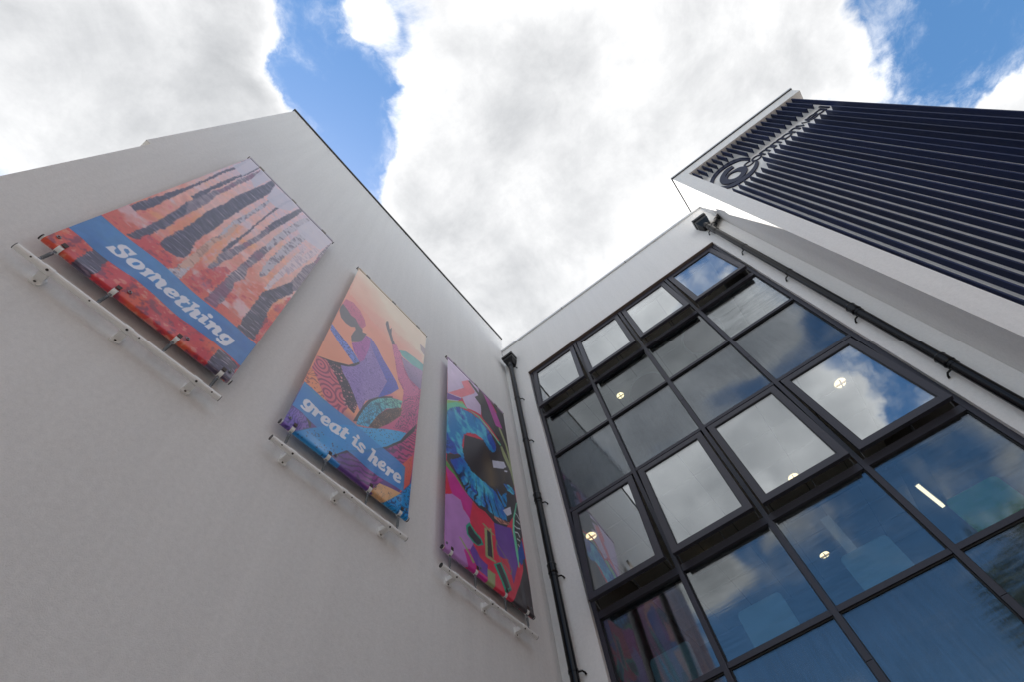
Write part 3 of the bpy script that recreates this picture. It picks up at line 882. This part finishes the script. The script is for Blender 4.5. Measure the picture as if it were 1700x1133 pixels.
def paint1():
    f1 = fbm(7, 20, 21); f2 = fbm(5, 12, 33); f3 = fbm(30, 80, 44, 3); st = fbm(14, 420, 55, 3); st2 = fbm(26, 700, 66, 2)
    t = np.clip(VV * 1.25 - .05 + (f2 - .5) * .5, 0, 1)
    base = lerp(np.broadcast_to(C8(216, 194, 210), (PH, PW, 3)), C8(232, 186, 180), np.clip(t * 2.6 - .1, 0, 1))
    base = lerp(base, C8(228, 154, 132), np.clip(t * 2.2 - .85, 0, 1)); base = lerp(base, C8(206, 96, 80), np.clip(t * 2.6 - 1.55, 0, 1))
    base = lerp(base, C8(242, 170, 108), np.clip((f1 - .60) * 4, 0, .55) * np.clip(VV * 3 - .4, 0, 1)); base = lerp(base, C8(170, 48, 66), np.clip((f3 - .60) * 3 * (VV > .6), 0, .7))
    base = lerp(base, C8(226, 206, 216), np.clip((.42 - f1) * 5, 0, .7) * (VV < .8)); base = lerp(base, C8(238, 176, 160), np.clip((f3 - .58) * 5, 0, .5) * (VV < .7)); base = base * (.93 + .14 * f3[..., None])
    img = base.copy()
    low = VV > .93
    reds = lerp(lerp(np.broadcast_to(C8(186, 44, 56), (PH, PW, 3)), C8(206, 84, 54), np.clip((f1 - .50) * 4, 0, 1)), C8(112, 36, 62), np.clip((f3 - .58) * 5, 0, .8)); reds = lerp(reds, C8(214, 150, 128), np.clip((.40 - f3) * 7, 0, .6))
    img = np.where(low[..., None], reds, img)
    navy = lerp(np.broadcast_to(C8(66, 63, 86), (PH, PW, 3)), C8(176, 162, 178), np.clip((st - .60) * 6, 0, .9)); navy = lerp(navy, C8(36, 34, 50), np.clip((st2 - .5) * 4, 0, .8))
    gray = lerp(np.broadcast_to(C8(118, 108, 124), (PH, PW, 3)), C8(206, 190, 196), np.clip((st - .52) * 6, 0, .9)); gray = lerp(gray, C8(64, 52, 72), np.clip((st2 - .52) * 6, 0, .8)); gray = lerp(gray, C8(120, 60, 92), np.clip((f2 - .56) * 6, 0, .6))
    lite = lerp(np.broadcast_to(C8(188, 180, 192), (PH, PW, 3)), C8(104, 94, 112), np.clip((f3 - .52) * 7, 0, .85)); lite = lerp(lite, C8(228, 216, 222), np.clip((st - .6) * 5, 0, .8))
    pale = lerp(np.broadcast_to(C8(222, 200, 206), (PH, PW, 3)), C8(168, 148, 166), np.clip((fbm(30, 160, 12, 3) - .52) * 7, 0, .7))
    bandc = lerp(np.broadcast_to(C8(36, 104, 178), (PH, PW, 3)), C8(62, 132, 196), np.clip((f2 - .4) * 3, 0, 1)) * (.95 + .1 * f3[..., None])
    B = {'t_n': navy, 't_g': gray, 't_l': lite, 't_p': pale}
    done = False
    for nm, pl in art_rows(1):
        if nm in B: put(img, fill(pl, .030), B[nm], .95)
        elif nm == 'grey': put(img, fill(pl), lerp(np.broadcast_to(C8(196, 192, 208), (PH, PW, 3)), C8(214, 206, 214), f1), .9)
        elif nm == 'oran': put(img, fill(pl, .05), C8(226, 142, 92), .45)
        elif nm == 'red': put(img, fill(pl, .04), reds, .6)
    # trunks keep showing faintly through the printed band
    bm_ = (VV > .8365) & (VV < .9325); put(img, bm_, bandc, .90)
    for nm, pl in art_rows(1):
        if nm == 'G': put(img, fill(pl), CREAM)
        elif nm == 'K': put(img, fill(pl), bandc)
    return img


def cells(mk, n, seed):
    """distance difference of the two nearest seeds (0 on cell borders) inside the mask"""
    r = np.random.RandomState(seed); out_ = np.ones((PH, PW), np.float32); idx = np.nonzero(mk)
    if len(idx[0]) == 0: return out_
    k = r.choice(len(idx[0]), n); px = UU[idx][k]; py = VV[idx][k] * ASP
    X = UU[idx]; Y = VV[idx] * ASP
    d1 = np.full(X.shape, 9., np.float32); d2 = d1.copy()
    for a, b in zip(px, py):
        d = np.hypot(X - a, Y - b); d2 = np.minimum(d2, np.maximum(d, d1)); d1 = np.minimum(d1, d)
    out_[idx] = d2 - d1
    return out_


def paint2():
    f1 = fbm(4, 10, 121); f2 = fbm(9, 24, 133); f3 = fbm(40, 110, 144, 3)
    FL = lambda *c: np.broadcast_to(C8(*c), (PH, PW, 3))
    img = lerp(lerp(FL(240, 222, 200), C8(236, 158, 140), np.clip((VV - .10 + (UU - .6) * -.25 + (f1 - .5) * .15) * 4, 0, 1)), C8(232, 150, 118), np.clip(VV * 2 - .5, 0, 1))
    low_ = np.clip((VV - .56) * 14, 0, 1)
    img = lerp(img, C8(196, 84, 126), low_ * np.clip((UU - .45) * 8, 0, 1)); img = lerp(img, C8(86, 54, 122), np.clip((VV - .80) * 12, 0, 1))
    img = lerp(img, C8(40, 120, 190), np.clip((VV - .955) * 80, 0, 1) * (UU > .08) * (UU < .42)); img = lerp(img, C8(206, 158, 112), np.clip((VV - .955) * 80, 0, 1) * (UU > .70) * (UU < .82))
    img = (img * (.97 + .06 * f2[..., None])).astype(np.float32)
    def lines(ang, freq, wob=.02, thr=0.0, w=.5):
        a = math.radians(ang); s = (UU * math.cos(a) + VV * ASP * math.sin(a)) + wob * (f2 - .5) * 4
        return np.clip((np.sin(s * freq * 6.283) - thr) / w, 0, 1)
    ring = np.ones((PH, PW), np.float32) * 9
    for cu, cv in ((.13, .53), (.10, .62), (.25, .60), (.20, .70), (.33, .67), (.30, .77), (.42, .74), (.06, .72), (.40, .82), (.18, .80)):
        ring = np.minimum(ring, np.hypot(UU - cu, (VV - cv) * ASP))
    rings = np.clip(np.sin((ring + .02 * f2) * 6.283 * 28) * 1.6, 0, 1)
    spk = np.random.RandomState(3).rand(PH // 4, PW // 4); spk = np.kron(spk, np.ones((4, 4)))[:PH, :PW]
    spk = (spk > .93).astype(np.float32) * (f3 > .35)
    DK = C8(48, 36, 62)
    for nm, pl in art_rows(2):
        mk = fill(pl) if nm not in ('peach', 'pink') else fill(pl, .1)
        if not mk.any(): continue
        if nm == 'peach': put(img, mk, lerp(FL(242, 224, 202), C8(238, 206, 184), f1), .35)
        elif nm == 'pink': put(img, mk, C8(234, 156, 148), .3)
        elif nm == 'teal': put(img, mk, lerp(FL(136, 196, 184), C8(100, 150, 160), f2))
        elif nm == 'lavgrey': put(img, mk, lerp(lerp(FL(168, 140, 176), C8(96, 84, 124), np.clip((VV - .33) * 6, 0, 1)), DK, spk * .4))
        elif nm == 'grey': put(img, mk, C8(150, 134, 150), .8)
        elif nm == 'magenta': put(img, mk, lerp(lerp(FL(206, 92, 140), C8(168, 62, 116), f2), DK, lines(25, 34, .05, .35) * .55))
        elif nm == 'purplefield': put(img, mk, lerp(lerp(lerp(FL(70, 56, 128), C8(164, 54, 132), np.clip(UU * 1.6 - .45, 0, 1)), C8(206, 84, 110), np.clip(UU * 3 - 2.2, 0, 1)), C8(44, 28, 66), lines(62, 26, .03, .1) * .6))
        elif nm == 'orange': put(img, mk, lerp(lerp(FL(222, 112, 84), C8(204, 80, 80), f2), DK, spk * .3))
        elif nm == 'tan': put(img, mk, lerp(FL(212, 164, 118), DK, np.clip(lines(12, 40, .1, .7) * (f3 > .5), 0, .7)))
        elif nm == 'bluehatch': put(img, mk, lerp(FL(34, 140, 206), C8(18, 36, 78), lines(20, 30, .06, .5) * .8))
        elif nm == 'indigo': put(img, mk, lerp(lerp(FL(92, 84, 182), C8(132, 92, 170), f2), C8(40, 30, 92), lines(8, 34, .06, .3) * .7))
        elif nm == 'blue': put(img, mk, lerp(lerp(FL(58, 162, 220), C8(24, 120, 190), np.clip((VV - .83) * 5 + (f1 - .5), 0, 1)), C8(22, 42, 80), spk * .9))
        elif nm == 'dark': put(img, mk, C8(46, 40, 52))
        elif nm == 'tealhatch':
            c = cells(mk, 120, 8); put(img, mk, lerp(lerp(FL(66, 166, 208), C8(118, 186, 170), np.clip((.74 - VV) * 8, 0, 1)), C8(24, 62, 84), np.clip(1 - c / .008, 0, 1) * .85))
        elif nm == 'bronze':
            c = cells(mk, 160, 4); put(img, mk, lerp(lerp(FL(160, 112, 86), C8(96, 64, 58), f2), C8(46, 30, 34), np.clip(1 - c / .012, 0, 1)))
        elif nm == 'rose': put(img, mk, lerp(lerp(FL(208, 96, 132), C8(206, 108, 104), f1), C8(92, 32, 70), rings * .6))
        elif nm == 'scales':
            c = cells(mk, 150, 5); put(img, mk, lerp(lerp(FL(226, 160, 160), C8(206, 120, 130), f2), C8(44, 30, 48), np.clip(1.4 - c / .012, 0, 1)))
        elif nm == 'orangehatch': put(img, mk, lerp(FL(232, 142, 104), C8(110, 50, 60), lines(60, 30, .05, .2) * .6))
        elif nm == 'torso': put(img, mk, lerp(lerp(FL(176, 148, 204), C8(132, 106, 180), f1), C8(76, 58, 128), lines(88, 30, .09, .25) * .5))
        elif nm == 'plum': put(img, mk, lerp(FL(176, 92, 168), C8(110, 50, 120), lines(85, 30, .06, .2) * .45))
        elif nm == 'arm': put(img, mk, lerp(lerp(FL(150, 120, 186), C8(66, 76, 178), np.clip((VV - .32) * 4, 0, 1)), C8(50, 40, 110), lines(40, 36, .05, .4) * .4))
        elif nm == 'ribbon': put(img, mk, lerp(FL(112, 132, 212), C8(46, 44, 100), lines(70, 18, .12, .2) * .75))
        elif nm == 'headgrey': put(img, mk, lerp(FL(84, 80, 92), C8(104, 98, 108), f2))
        elif nm == 'wrap': put(img, mk, lerp(lerp(FL(206, 112, 142), C8(186, 90, 128), f2), DK, spk * .35))
        elif nm == 'armpink': put(img, mk, lerp(lerp(FL(212, 122, 160), C8(190, 80, 134), np.clip((VV - .35) * 4, 0, 1)), C8(110, 46, 100), lines(10, 40, .05, .4) * .4))
        elif nm == 'band':
            bandmask = mk; put(img, mk, lerp(FL(36, 122, 196), C8(48, 140, 208), f1), .84); keep = img.copy()
        elif nm == 'G': put(img, mk, CREAM)
        elif nm == 'K': put(img, mk, keep)
    return img


def paint3():
    f1 = fbm(4, 10, 221); f2 = fbm(12, 32, 233); f3 = fbm(50, 130, 244, 3)
    FL = lambda *c: np.broadcast_to(C8(*c), (PH, PW, 3))
    img = (FL(198, 48, 70) * (.94 + .12 * f2[..., None])).astype(np.float32)
    ang = np.arctan2((VV - .46) * ASP, UU - .42); rad = np.hypot(UU - .42, (VV - .46) * ASP)
    rng = np.random.RandomState(9); spokes = rng.rand(260).astype(np.float32)
    si = ((ang + 3.1416) / 6.2832 * 259 + 5 * (f2 - .5)).astype(int) % 260
    sp = spokes[si]
    rimv = fbm(6, 16, 250)
    iris = lerp(lerp(lerp(FL(36, 126, 190), C8(84, 186, 214), np.clip((f2 - .45) * 5, 0, 1)), C8(38, 70, 168), np.clip((rimv - .58) * 8, 0, 1)), C8(18, 24, 44), np.clip((sp - .72) * 8, 0, 1) * np.clip((rad - .42) * 5 + (f3 - .5), 0, 1))
    P = {'lilac': (212, 190, 222), 'salmon': (232, 122, 136), 'purple': (106, 62, 150), 'lime': (140, 184, 104), 'mint': (108, 196, 160), 'black': (48, 40, 42), 'white': (206, 206, 222), 'purplepink': (176, 60, 148), 'red': (198, 40, 66), 'olive': (150, 158, 112), 'green': (84, 142, 66), 'hot': (192, 48, 138), 'lilac2': (184, 132, 194), 'red2': (206, 50, 74), 'tan': (208, 146, 120), 'blue': (34, 66, 142), 'mint2': (52, 150, 124)}
    for nm, pl in art_rows(3):
        if nm == 'script' or nm == 'oliveline':
            mk = np.zeros((PH, PW), bool)
            pts = pl + ([pl[0]] if nm == 'oliveline' else [])
            for (a, b), (c, d) in zip(pts, pts[1:]):
                dx, dy = (c - a), (d - b) * ASP; L = math.hypot(dx, dy) or 1; w = 7 if nm == 'script' else 6
                nx, ny = -dy / L * w, dx / L * w / ASP
                mk |= fill([(a + nx, b + ny), (c + nx, d + ny), (c - nx, d - ny), (a - nx, b - ny)])
            put(img, mk, C8(*((206, 210, 216) if nm == 'script' else (132, 120, 100)))); continue
        if nm == 'iris': put(img, fill(pl, .035), iris); continue
        if nm == 'brown':
            mk = fill(pl, .05); w = np.clip(1 - np.abs(UU - .62) / .16, 0, 1) * .8 + np.clip(1 - np.abs(UU - .85) / .08, 0, 1) * .5
            put(img, mk, lerp(FL(48, 40, 42), C8(104, 84, 56), np.clip(w, 0, 1) * np.clip((VV - .38) * 8, 0, 1))); continue
        mk = fill(pl, .006)
        c = FL(*P[nm]) * (.93 + .14 * f2[..., None])
        if nm == 'tan': c = lerp(c, C8(120, 70, 60), np.clip((f3 - .5) * 6, 0, 1))
        put(img, mk, c.astype(np.float32))
    return img


def image_from(name, arr):
    im = bpy.data.images.new(name, PW, PH, alpha=False)
    im.colorspace_settings.name = 'sRGB'
    arr = np.clip(arr, 0, 1) ** .90
    arr = np.clip(arr + (arr - arr.mean(axis=2, keepdims=True)) * .16, 0, 1)
    for ax in (0, 1): arr = .5 * arr + .25 * (np.roll(arr, 1, ax) + np.roll(arr, -1, ax))   # ink spread of the print
    px = np.ones((PH, PW, 4), np.float32); px[..., :3] = np.clip(arr, 0, 1)[::-1]
    im.pixels.foreach_set(px.ravel()); im.update(); im.pack()
    return im


def banner_material(name, img):
    mt, N, b = mat(name)
    u = N.n('ShaderNodeUVMap')
    t = N.n('ShaderNodeTexImage'); t.image = img; t.extension = 'EXTEND'; t.interpolation = 'Cubic'
    N.link(u.outputs[0], t.inputs[0])
    N.link(t.outputs[0], b.inputs['Base Color'])
    b.inputs['Roughness'].default_value = .33; b.inputs['Specular IOR Level'].default_value = .65
    b.inputs['Coat Weight'].default_value = .15; b.inputs['Coat Roughness'].default_value = .30
    g = N.n('ShaderNodeNewGeometry')
    bn = N.n('ShaderNodeBump'); bn.inputs['Strength'].default_value = .15; bn.inputs['Distance'].default_value = .002
    N.link(N.noise(g.outputs['Position'], 14, 3, .5), bn.inputs['Height']); N.link(bn.outputs[0], b.inputs['Normal'])
    return mt


BZ0, BZ1 = 5.107, 8.915
CLIPS = (.10, .48, .96, 1.34)
BRK = (.18, .715, 1.245)
specs = [(1, -5.892, -4.473, 'long banner of birch trunks on orange with the word Something on a blue band', paint1),
         (2, -3.966, -2.530, 'middle banner of a grey headed dancing figure with the words great is here', paint2),
         (3, -2.022, -.570, 'wordless collage banner of a big blue eye over red and lilac paper, nearest the corner', paint3)]
POCKET = {1: (.55, .52, .60), 2: (.74, .64, .52), 3: (.62, .50, .66)}
RAILLAB = ['white tube rail on brackets under the birch trunk banner', 'white tube rail on brackets under the dancing figure banner', 'white tube rail on brackets under the blue eye banner']


def make_banner(k, y0, y1, label, painter):
    root = empty('wall_banner', label, 'banner', (.10, (y0 + y1) / 2, BZ0), 'banners on the blank wall')
    m_ = banner_material('banner_print', image_from('banner_print', painter()))
    w = y1 - y0; rng = random.Random(k)
    NUv, NV = 90, 200
    ph = [rng.uniform(0, 6.28) for _ in range(6)]
    def disp(u, z):
        d = .007 * math.sin(2.1 * z + ph[0] + 3 * u) * math.sin(math.pi * u) + .004 * math.sin(9 * u + ph[1]) * (.4 + .6 * math.sin(z * .7 + ph[2]))
        lo = math.exp(-(z - BZ0) / .16); hi = math.exp(-(BZ1 - z) / .25)
        for c in CLIPS:
            s = (u * w - c)
            d += lo * .024 * math.exp(-(s / .05) ** 2) - lo * .010 * math.exp(-(s / .16) ** 2)
        for c in BRK:
            s = (u * w - c); d += hi * .010 * math.exp(-(s / (.05 + .2 * (BZ1 - z))) ** 2)
        d += .012 * math.exp(-(z - BZ0) / .8) * math.sin(u * 15 + ph[3] + (z - BZ0) * 1.5)
        return d
    # profile down the front, round the bottom pole and back up behind it
    rp = .024
    prof = []
    Ht = BZ1 - BZ0
    for j in range(NV + 1):
        z = BZ1 - (Ht - rp) * j / NV; prof.append((.024, z, (BZ1 - z) / (Ht + .02)))
    for j in range(1, 13):
        a = math.pi * 1.15 * j / 12
        prof.append((rp * math.cos(a), BZ0 + rp - rp * math.sin(a), min(1, (Ht - rp + rp * a) / (Ht + .02))))
    bm = bmesh.new(); uvl = bm.loops.layers.uv.new('UVMap'); G_ = []
    for (px, pz, pv) in prof:
        row = []
        for i in range(NUv + 1):
            u = i / NUv; t_ = min(1, max(0, (pz - BZ0 - rp) / .10))
            z = pz - .010 * math.sin(math.pi * u) * (1 - t_) * 0
            tp = min(1, max(0, (BZ1 - pz) / .06))
            dd = disp(u, max(pz, BZ0)) * (.06 + .94 * t_) * tp
            sag = .020 * max(0, 1 - (BZ1 - pz) / .10) ** 2
            row.append((bm.verts.new((px + dd - sag, y0 + w * u - root.location.y, z - root.location.z)), u, 1 - pv))
        G_.append(row)
    for A, B in zip(G_, G_[1:]):
        for i in range(NUv):
            q_ = (A[i], A[i + 1], B[i + 1], B[i]); f = bm.faces.new([c[0] for c in q_])
            for lp, c in zip(f.loops, q_): lp[uvl].uv = (c[1], c[2])
    link('banner_sheet', bm, m_, root, smooth=True)
    P = lambda nm, bm, m, **kw: part(nm, bm, m, root, **kw)
    zp = BZ0 + rp
    P('bottom_pole', tb([(.10, y0 - .012, zp), (.10, y1 + .012, zp)], .0185, 20), M['whitepaint'], smooth=True)
    P('top_pocket', tb([(.10, y0 + .001, BZ1 + .004), (.10, y1 - .001, BZ1 + .004)], .0255, 24), simple('pocket_vinyl', POCKET[k], .35, var=.05), smooth=True)
    P('top_pole', tb([(.10, y0 - .012, BZ1 + .004), (.10, y1 + .012, BZ1 + .004)], .021, 20), M['whitepaint'], smooth=True)
    for z in (zp, BZ1 + .004):
        for a, b in ((y0 - .020, y0 - .0125), (y1 + .0125, y1 + .020)):
            P('end_cap', tb([(.10, a, z), (.10, b, z)], .0222, 16), M['blackcap'])
    # grommets in the lower corners
    for yy in (y0 + .035, y0 + CLIPS[1] + .06, y0 + CLIPS[2] + .05, y1 - .035):
        bm = bmesh.new(); n_ = 14
        x_ = .124 + disp((yy - y0) / w, BZ0 + .09) * .68 + .0045
        ring = [(x_, yy + .011 * math.cos(2 * math.pi * k_ / n_), BZ0 + .09 + .011 * math.sin(2 * math.pi * k_ / n_)) for k_ in range(n_ + 1)]
        tube(bm, ring, .0035, 6, False); P('eyelet', bm, M['steel'], smooth=True)
    for c in CLIPS:
        yy = y0 + c
        bm = bmesh.new()                                   # folded clip round the pole
        pr = [(.030 * math.cos(t_) + .10, zp + .030 * math.sin(t_)) for t_ in [math.pi * (.95 + 1.15 * k_ / 10) for k_ in range(11)]]
        for (xa, za), (xb, zb_) in zip(pr, pr[1:]):
            v = [bm.verts.new((xa, yy - .017, za)), bm.verts.new((xa, yy + .017, za)), bm.verts.new((xb, yy + .017, zb_)), bm.verts.new((xb, yy - .017, zb_))]
            bm.faces.new(v)
        bmesh.ops.remove_doubles(bm, verts=bm.verts, dist=1e-5)
        bmesh.ops.solidify(bm, geom=bm.faces[:], thickness=.003)
        cl = P('clip', bm, M['whitepaint'])
        st_ = bmesh.new(); xs_ = .1275 + disp(c / w, BZ0 + .05) * .35 + .003
        box(st_, xs_, xs_ + .004, yy - .016, yy + .016, zp + .010, zp + .046); P('strap', st_, M['strap'])
        sp = bmesh.new(); zt, zb_ = zp - .030, 4.915 + .024
        turns = 9; hl = []
        za, zb2 = zt - .035, zb_ + .032
        for k_ in range(turns * 10 + 1):
            t_ = k_ / (turns * 10); a = t_ * turns * 2 * math.pi
            hl.append((.10 + .0095 * math.cos(a), yy + .0095 * math.sin(a), za + (zb2 - za) * t_))
        tube(sp, hl, .0026, 5)
        tube(sp, [(.10, yy, za + .004), (.10, yy, zt + .006)], .005, 8); tube(sp, [(.10, yy, zb2 - .004), (.10, yy, zb_ - .004)], .005, 8)
        tube(sp, [(.10, yy - .010, zt - .006), (.10, yy + .010, zt - .006)], .006, 8); tube(sp, [(.10, yy - .010, zb_ + .012), (.10, yy + .010, zb_ + .012)], .006, 8)
        P('spring', sp, M['steel'], smooth=True)
    for c in BRK:
        yy = y0 + c; bm = bmesh.new()
        tube(bm, [(.10, yy - .036, BZ1 + .004), (.10, yy + .036, BZ1 + .004)], .031, 20)
        P('top_clamp', bm, M['clipgrey'], bevel=.003)
        P('top_bracket', bx(.001, .078, yy - .018, yy + .018, BZ1 - .006, BZ1 + .014), M['whitepaint'])
    return root


def make_rail(i, y0, y1):
    zr = 4.915
    root = empty('banner_rail', RAILLAB[i], 'rail', (.10, (y0 + y1) / 2, zr), 'white tube rails below the banners')
    P = lambda nm, bm, m, **kw: part(nm, bm, m, root, **kw)
    P('tube', tb([(.10, y0 - .02, zr), (.10, y1 + .02, zr)], .0235, 24), M['whitepaint'], smooth=True)
    for a, b in ((y0 - .0245, y0 - .0202), (y1 + .0202, y1 + .0245)):
        P('end_cap', tb([(.10, a, zr), (.10, b, zr)], .0232, 20), M['blackcap'])
    for c in BRK:
        yy = y0 + c; bm = bmesh.new()
        tube(bm, [(.10, yy - .031, zr), (.10, yy + .031, zr)], .0275, 24)
        prism(bm, [(.013, zr - .022), (.082, zr - .0255), (.082, zr + .0255), (.013, zr + .022)], 'y', yy - .026, yy + .026)
        # foot plate with rounded lower end
        pl = [(yy - .034, zr + .033)] + [(yy + sx_ * .017 + .017 * math.cos(t_), zr - .040 + .017 * math.sin(t_)) for sx_, a0_ in ((-1, math.pi), (1, 1.5 * math.pi)) for t_ in [a0_ + math.pi / 2 * k_ / 5 for k_ in range(6)]] + [(yy + .034, zr + .033)]
        prism(bm, pl, 'x', .001, .0135)
        b_ = P('bracket', bm, M['whitepaint'], smooth=True)
        s1 = bmesh.new(); tube(s1, [(.0130, yy, zr - .042), (.0160, yy, zr - .042)], .008, 12); P('screw', s1, M['screw'])
        s2 = bmesh.new(); dv = Vector((.62, 0, -.78)); p0 = Vector((.10, yy, zr)) + dv * .0272; tube(s2, [p0, p0 + dv * .004], .008, 12); P('screw', s2, M['screw'])
    for f in (.075, .45, .80, 1.37):
        s2 = bmesh.new(); dv = Vector((.75, 0, -.66)); p0 = Vector((.10, y0 + f, zr)) + dv * .0222; tube(s2, [p0, p0 + dv * .003], .0055, 10); P('screw', s2, M['screw'])


for i, (k, y0, y1, lab, pt) in enumerate(specs):
    make_banner(k, y0, y1, lab, pt); make_rail(i, y0, y1)

# ------------------------------------------------------------------ inside the rooms: lamps, rings, chairs
def downlight(x, y, z, r, label):
    g = empty('ceiling_lamp', label, 'lamp', (x, y, z), 'round recessed lamps in the ceilings')
    b = bmesh.new(); tube(b, [(x, y, z - .012), (x, y, z - .001)], [r * 1.16, r * 1.2], 32); part('bezel', b, M['ringwhite'], g)
    b = bmesh.new(); tube(b, [(x, y, z - .020), (x, y, z - .0125)], r, 32); part('diffuser', b, M['lamp'], g)
    b = bmesh.new(); box(b, x - r * .96, x + r * .96, y - .007, y + .007, z - .045, z - .0205); box(b, x - .007, x + .007, y - r * .96, y + r * .96, z - .0445, z - .0206)
    part('louvre', b, M['lampmetal'], g)
    return g


downlight(1.70, 1.63, CEIL[0], .074, 'round glowing lamp in the top floor ceiling, second bay from the corner')
downlight(4.45, .735, CEIL[1], .074, 'round glowing lamp showing large behind the open pane nearest the tower')
downlight(3.31, 1.84, CEIL[1], .074, 'round glowing lamp half hidden by the lower rail of an open pane')
downlight(.50, .74, CEIL[1], .074, 'round glowing lamp in the bay nearest the bannered wall')
downlight(3.05, 3.78, CEIL[1], .074, 'small far lamp deep in the room behind the third bay')
downlight(1.60, 2.43, CEIL[1], .074, 'round lamp just under the transom of the second bay')
sl = empty('strip_lamp', 'bright strip lamp hanging in the room behind the bay next to the tower', 'lamp', (4.80, 3.60, CEIL[1]))
sl.rotation_euler = (0, 0, -.26)
link('tube', bx(-.026, .026, -.37, .37, -.128, -.088), M['strip'], sl, bevel=.006)
link('lamp_body', bx(-.034, .034, -.39, .39, -.0875, -.06), M['ringwhite'], sl)
link('hanger', bx(-.004, .004, -.004, .004, -.0595, 0), M['steel'], sl)
for x, y, lab in ((3.75, 1.50, 'round pinkish disc with pale rim in the third bay'), (2.26, 1.90, 'round pinkish disc with pale rim beside the top floor lamp')):
    g = empty('ceiling_disc', lab, 'ceiling disc', (x, y, CEIL[0] - .05), 'pinkish discs under the top ceiling')
    b = bmesh.new(); tube(b, [(x, y, CEIL[0] - .05), (x, y, CEIL[0] - .02)], .40, 48); part('disc_plate', b, M['ringpink'], g)  # flat pinkish disc with a pale rim, just under the ceiling
    b = bmesh.new(); tube(b, [(x + .425 * math.cos(2 * math.pi * k / 48), y + .425 * math.sin(2 * math.pi * k / 48), CEIL[0] - .045) for k in range(49)], .022, 8, False); part('rim', b, M['ringwhite'], g, smooth=True)


def chair(x, y, mt_, label):
    z = FLOOR[1]
    g = empty('plastic_chair', label, 'chair', (x, y, z), 'chairs standing with their backs to the windows')
    b = bmesh.new(); pl = []
    w, h0, h1, r = .24, .50, .945, .05
    for cx_, cz2, a0 in ((w - r, h1 - r, 0), (-w + r, h1 - r, 90), (-w + r, h0 + r, 180), (w - r, h0 + r, 270)):
        pl += [(x + cx_ + r * math.cos(math.radians(a0 + 15 * k)), z + cz2 + r * math.sin(math.radians(a0 + 15 * k))) for k in range(7)]
    prism(b, pl, 'y', y - .012, y + .012); part('backrest', b, mt_, g)
    part('seat', bx(x - .22, x + .22, y + .03, y + .45, z + .43, z + .46), mt_, g, bevel=.012)
    for sx in (-.2, .2):
        part('leg', tb([(x + sx, y, z + .60), (x + sx, y + .02, z + .42), (x + sx, y - .02, z + .0)], .012, 8), M['steel'], g)
        part('leg', tb([(x + sx, y + .42, z + .425), (x + sx, y + .46, z + .0)], .012, 8), M['steel'], g)


chair(1.08, .43, M['chairblue'], 'pale blue chair back behind the bay nearest the bannered wall')
chair(2.13, .43, M['chairblue'], 'pale blue chair back behind the second bay from the corner')
chair(3.26, .43, M['chairblue'], 'pale blue chair back behind the third bay from the corner')
chair(4.32, .43, M['chairgreen'], 'green chair back behind the bay next to the tower')
# white partition end inside the third bay
part('room_partition', bx(3.12, 3.22, .46, .56, FLOOR[1] + .002, 5.20), M['ringwhite'], GB)

# ------------------------------------------------------------------ tree mirrored in the lowest panes
def tree(x, y, h, cr, seed, label):
    rg = random.Random(seed)
    g = empty('broadleaf_tree', label, 'tree', (x, y, 0))
    bm = bmesh.new()
    tube(bm, [(x, y, -.1), (x + .05, y, .6), (x + .1, y + .1, h * .3), (x, y + .1, h * .55), (x + .1, y, h * .8)], [.32, .24, .19, .14, .05], 12)
    for k in range(9):
        a = rg.uniform(0, 6.28); z0 = h * rg.uniform(.34, .7); L = cr * rg.uniform(.6, .95)
        tube(bm, [(x + .05, y + .05, z0), (x + L * .5 * math.cos(a), y + L * .5 * math.sin(a), z0 + L * .35), (x + L * math.cos(a), y + L * math.sin(a), z0 + L * .55)], [.09, .06, .02], 7)
    part('trunk', bm, M['bark'], g, smooth=True)
    verts, faces = [], []
    cl = []
    for k in range(150):
        while True:
            p = Vector((rg.uniform(-1, 1), rg.uniform(-1, 1), rg.uniform(-1, 1)))
            if .35 < p.length < 1: break
        cl.append(Vector((x + p.x * cr, y + p.y * cr, h * .66 + p.z * h * .34)))
    for c in cl:
        s = rg.uniform(.35, .75)
        for k in range(75):
            d = Vector((rg.gauss(0, 1), rg.gauss(0, 1), rg.gauss(0, .8))) * s * .55
            n_ = Vector((rg.gauss(0, 1), rg.gauss(0, 1), rg.gauss(.4, 1))).normalized(); a = n_.orthogonal().normalized(); b = n_.cross(a); sz = rg.uniform(.06, .12)
            o_ = len(verts); p = c + d
            verts += [p - a * sz, p - b * sz * .55, p + a * sz, p + b * sz * .55]; faces.append((o_, o_ + 1, o_ + 2, o_ + 3))
    me = bpy.data.meshes.new('crown'); me.from_pydata([v - g.location for v in verts], [], faces); me.materials.append(M['leaf'])
    o = bpy.data.objects.new('crown', me); col.objects.link(o); o.parent = g


tree(10.0, -20.0, 14.6, 3.5, 3, 'leafy tree mirrored in the lowest panes at the right')

# ------------------------------------------------------------------ unseen brick block, added out of view on the right to shade the low walls
BB = empty('unseen_shade_block', 'added dark brick block out of view to the right, shading the low walls', 'building', (17, -18, 0))
part('wall', bx(13.0, 22.0, -34.0, -2.5, 0, 10.6), simple('dark_brick', (.14, .075, .055), .85, var=.3, scale=4), BB)
part('roof', bx(12.9, 22.1, -34.1, -2.4, 10.602, 10.8), M['drip'], BB)
for wz in (1.2, 4.6, 8.0):
    for wy in range(-32, -6, 3):
        part('window', bx(12.95, 12.998, wy, wy + 1.5, wz, wz + 1.8), M['glass_spandrel'], BB)
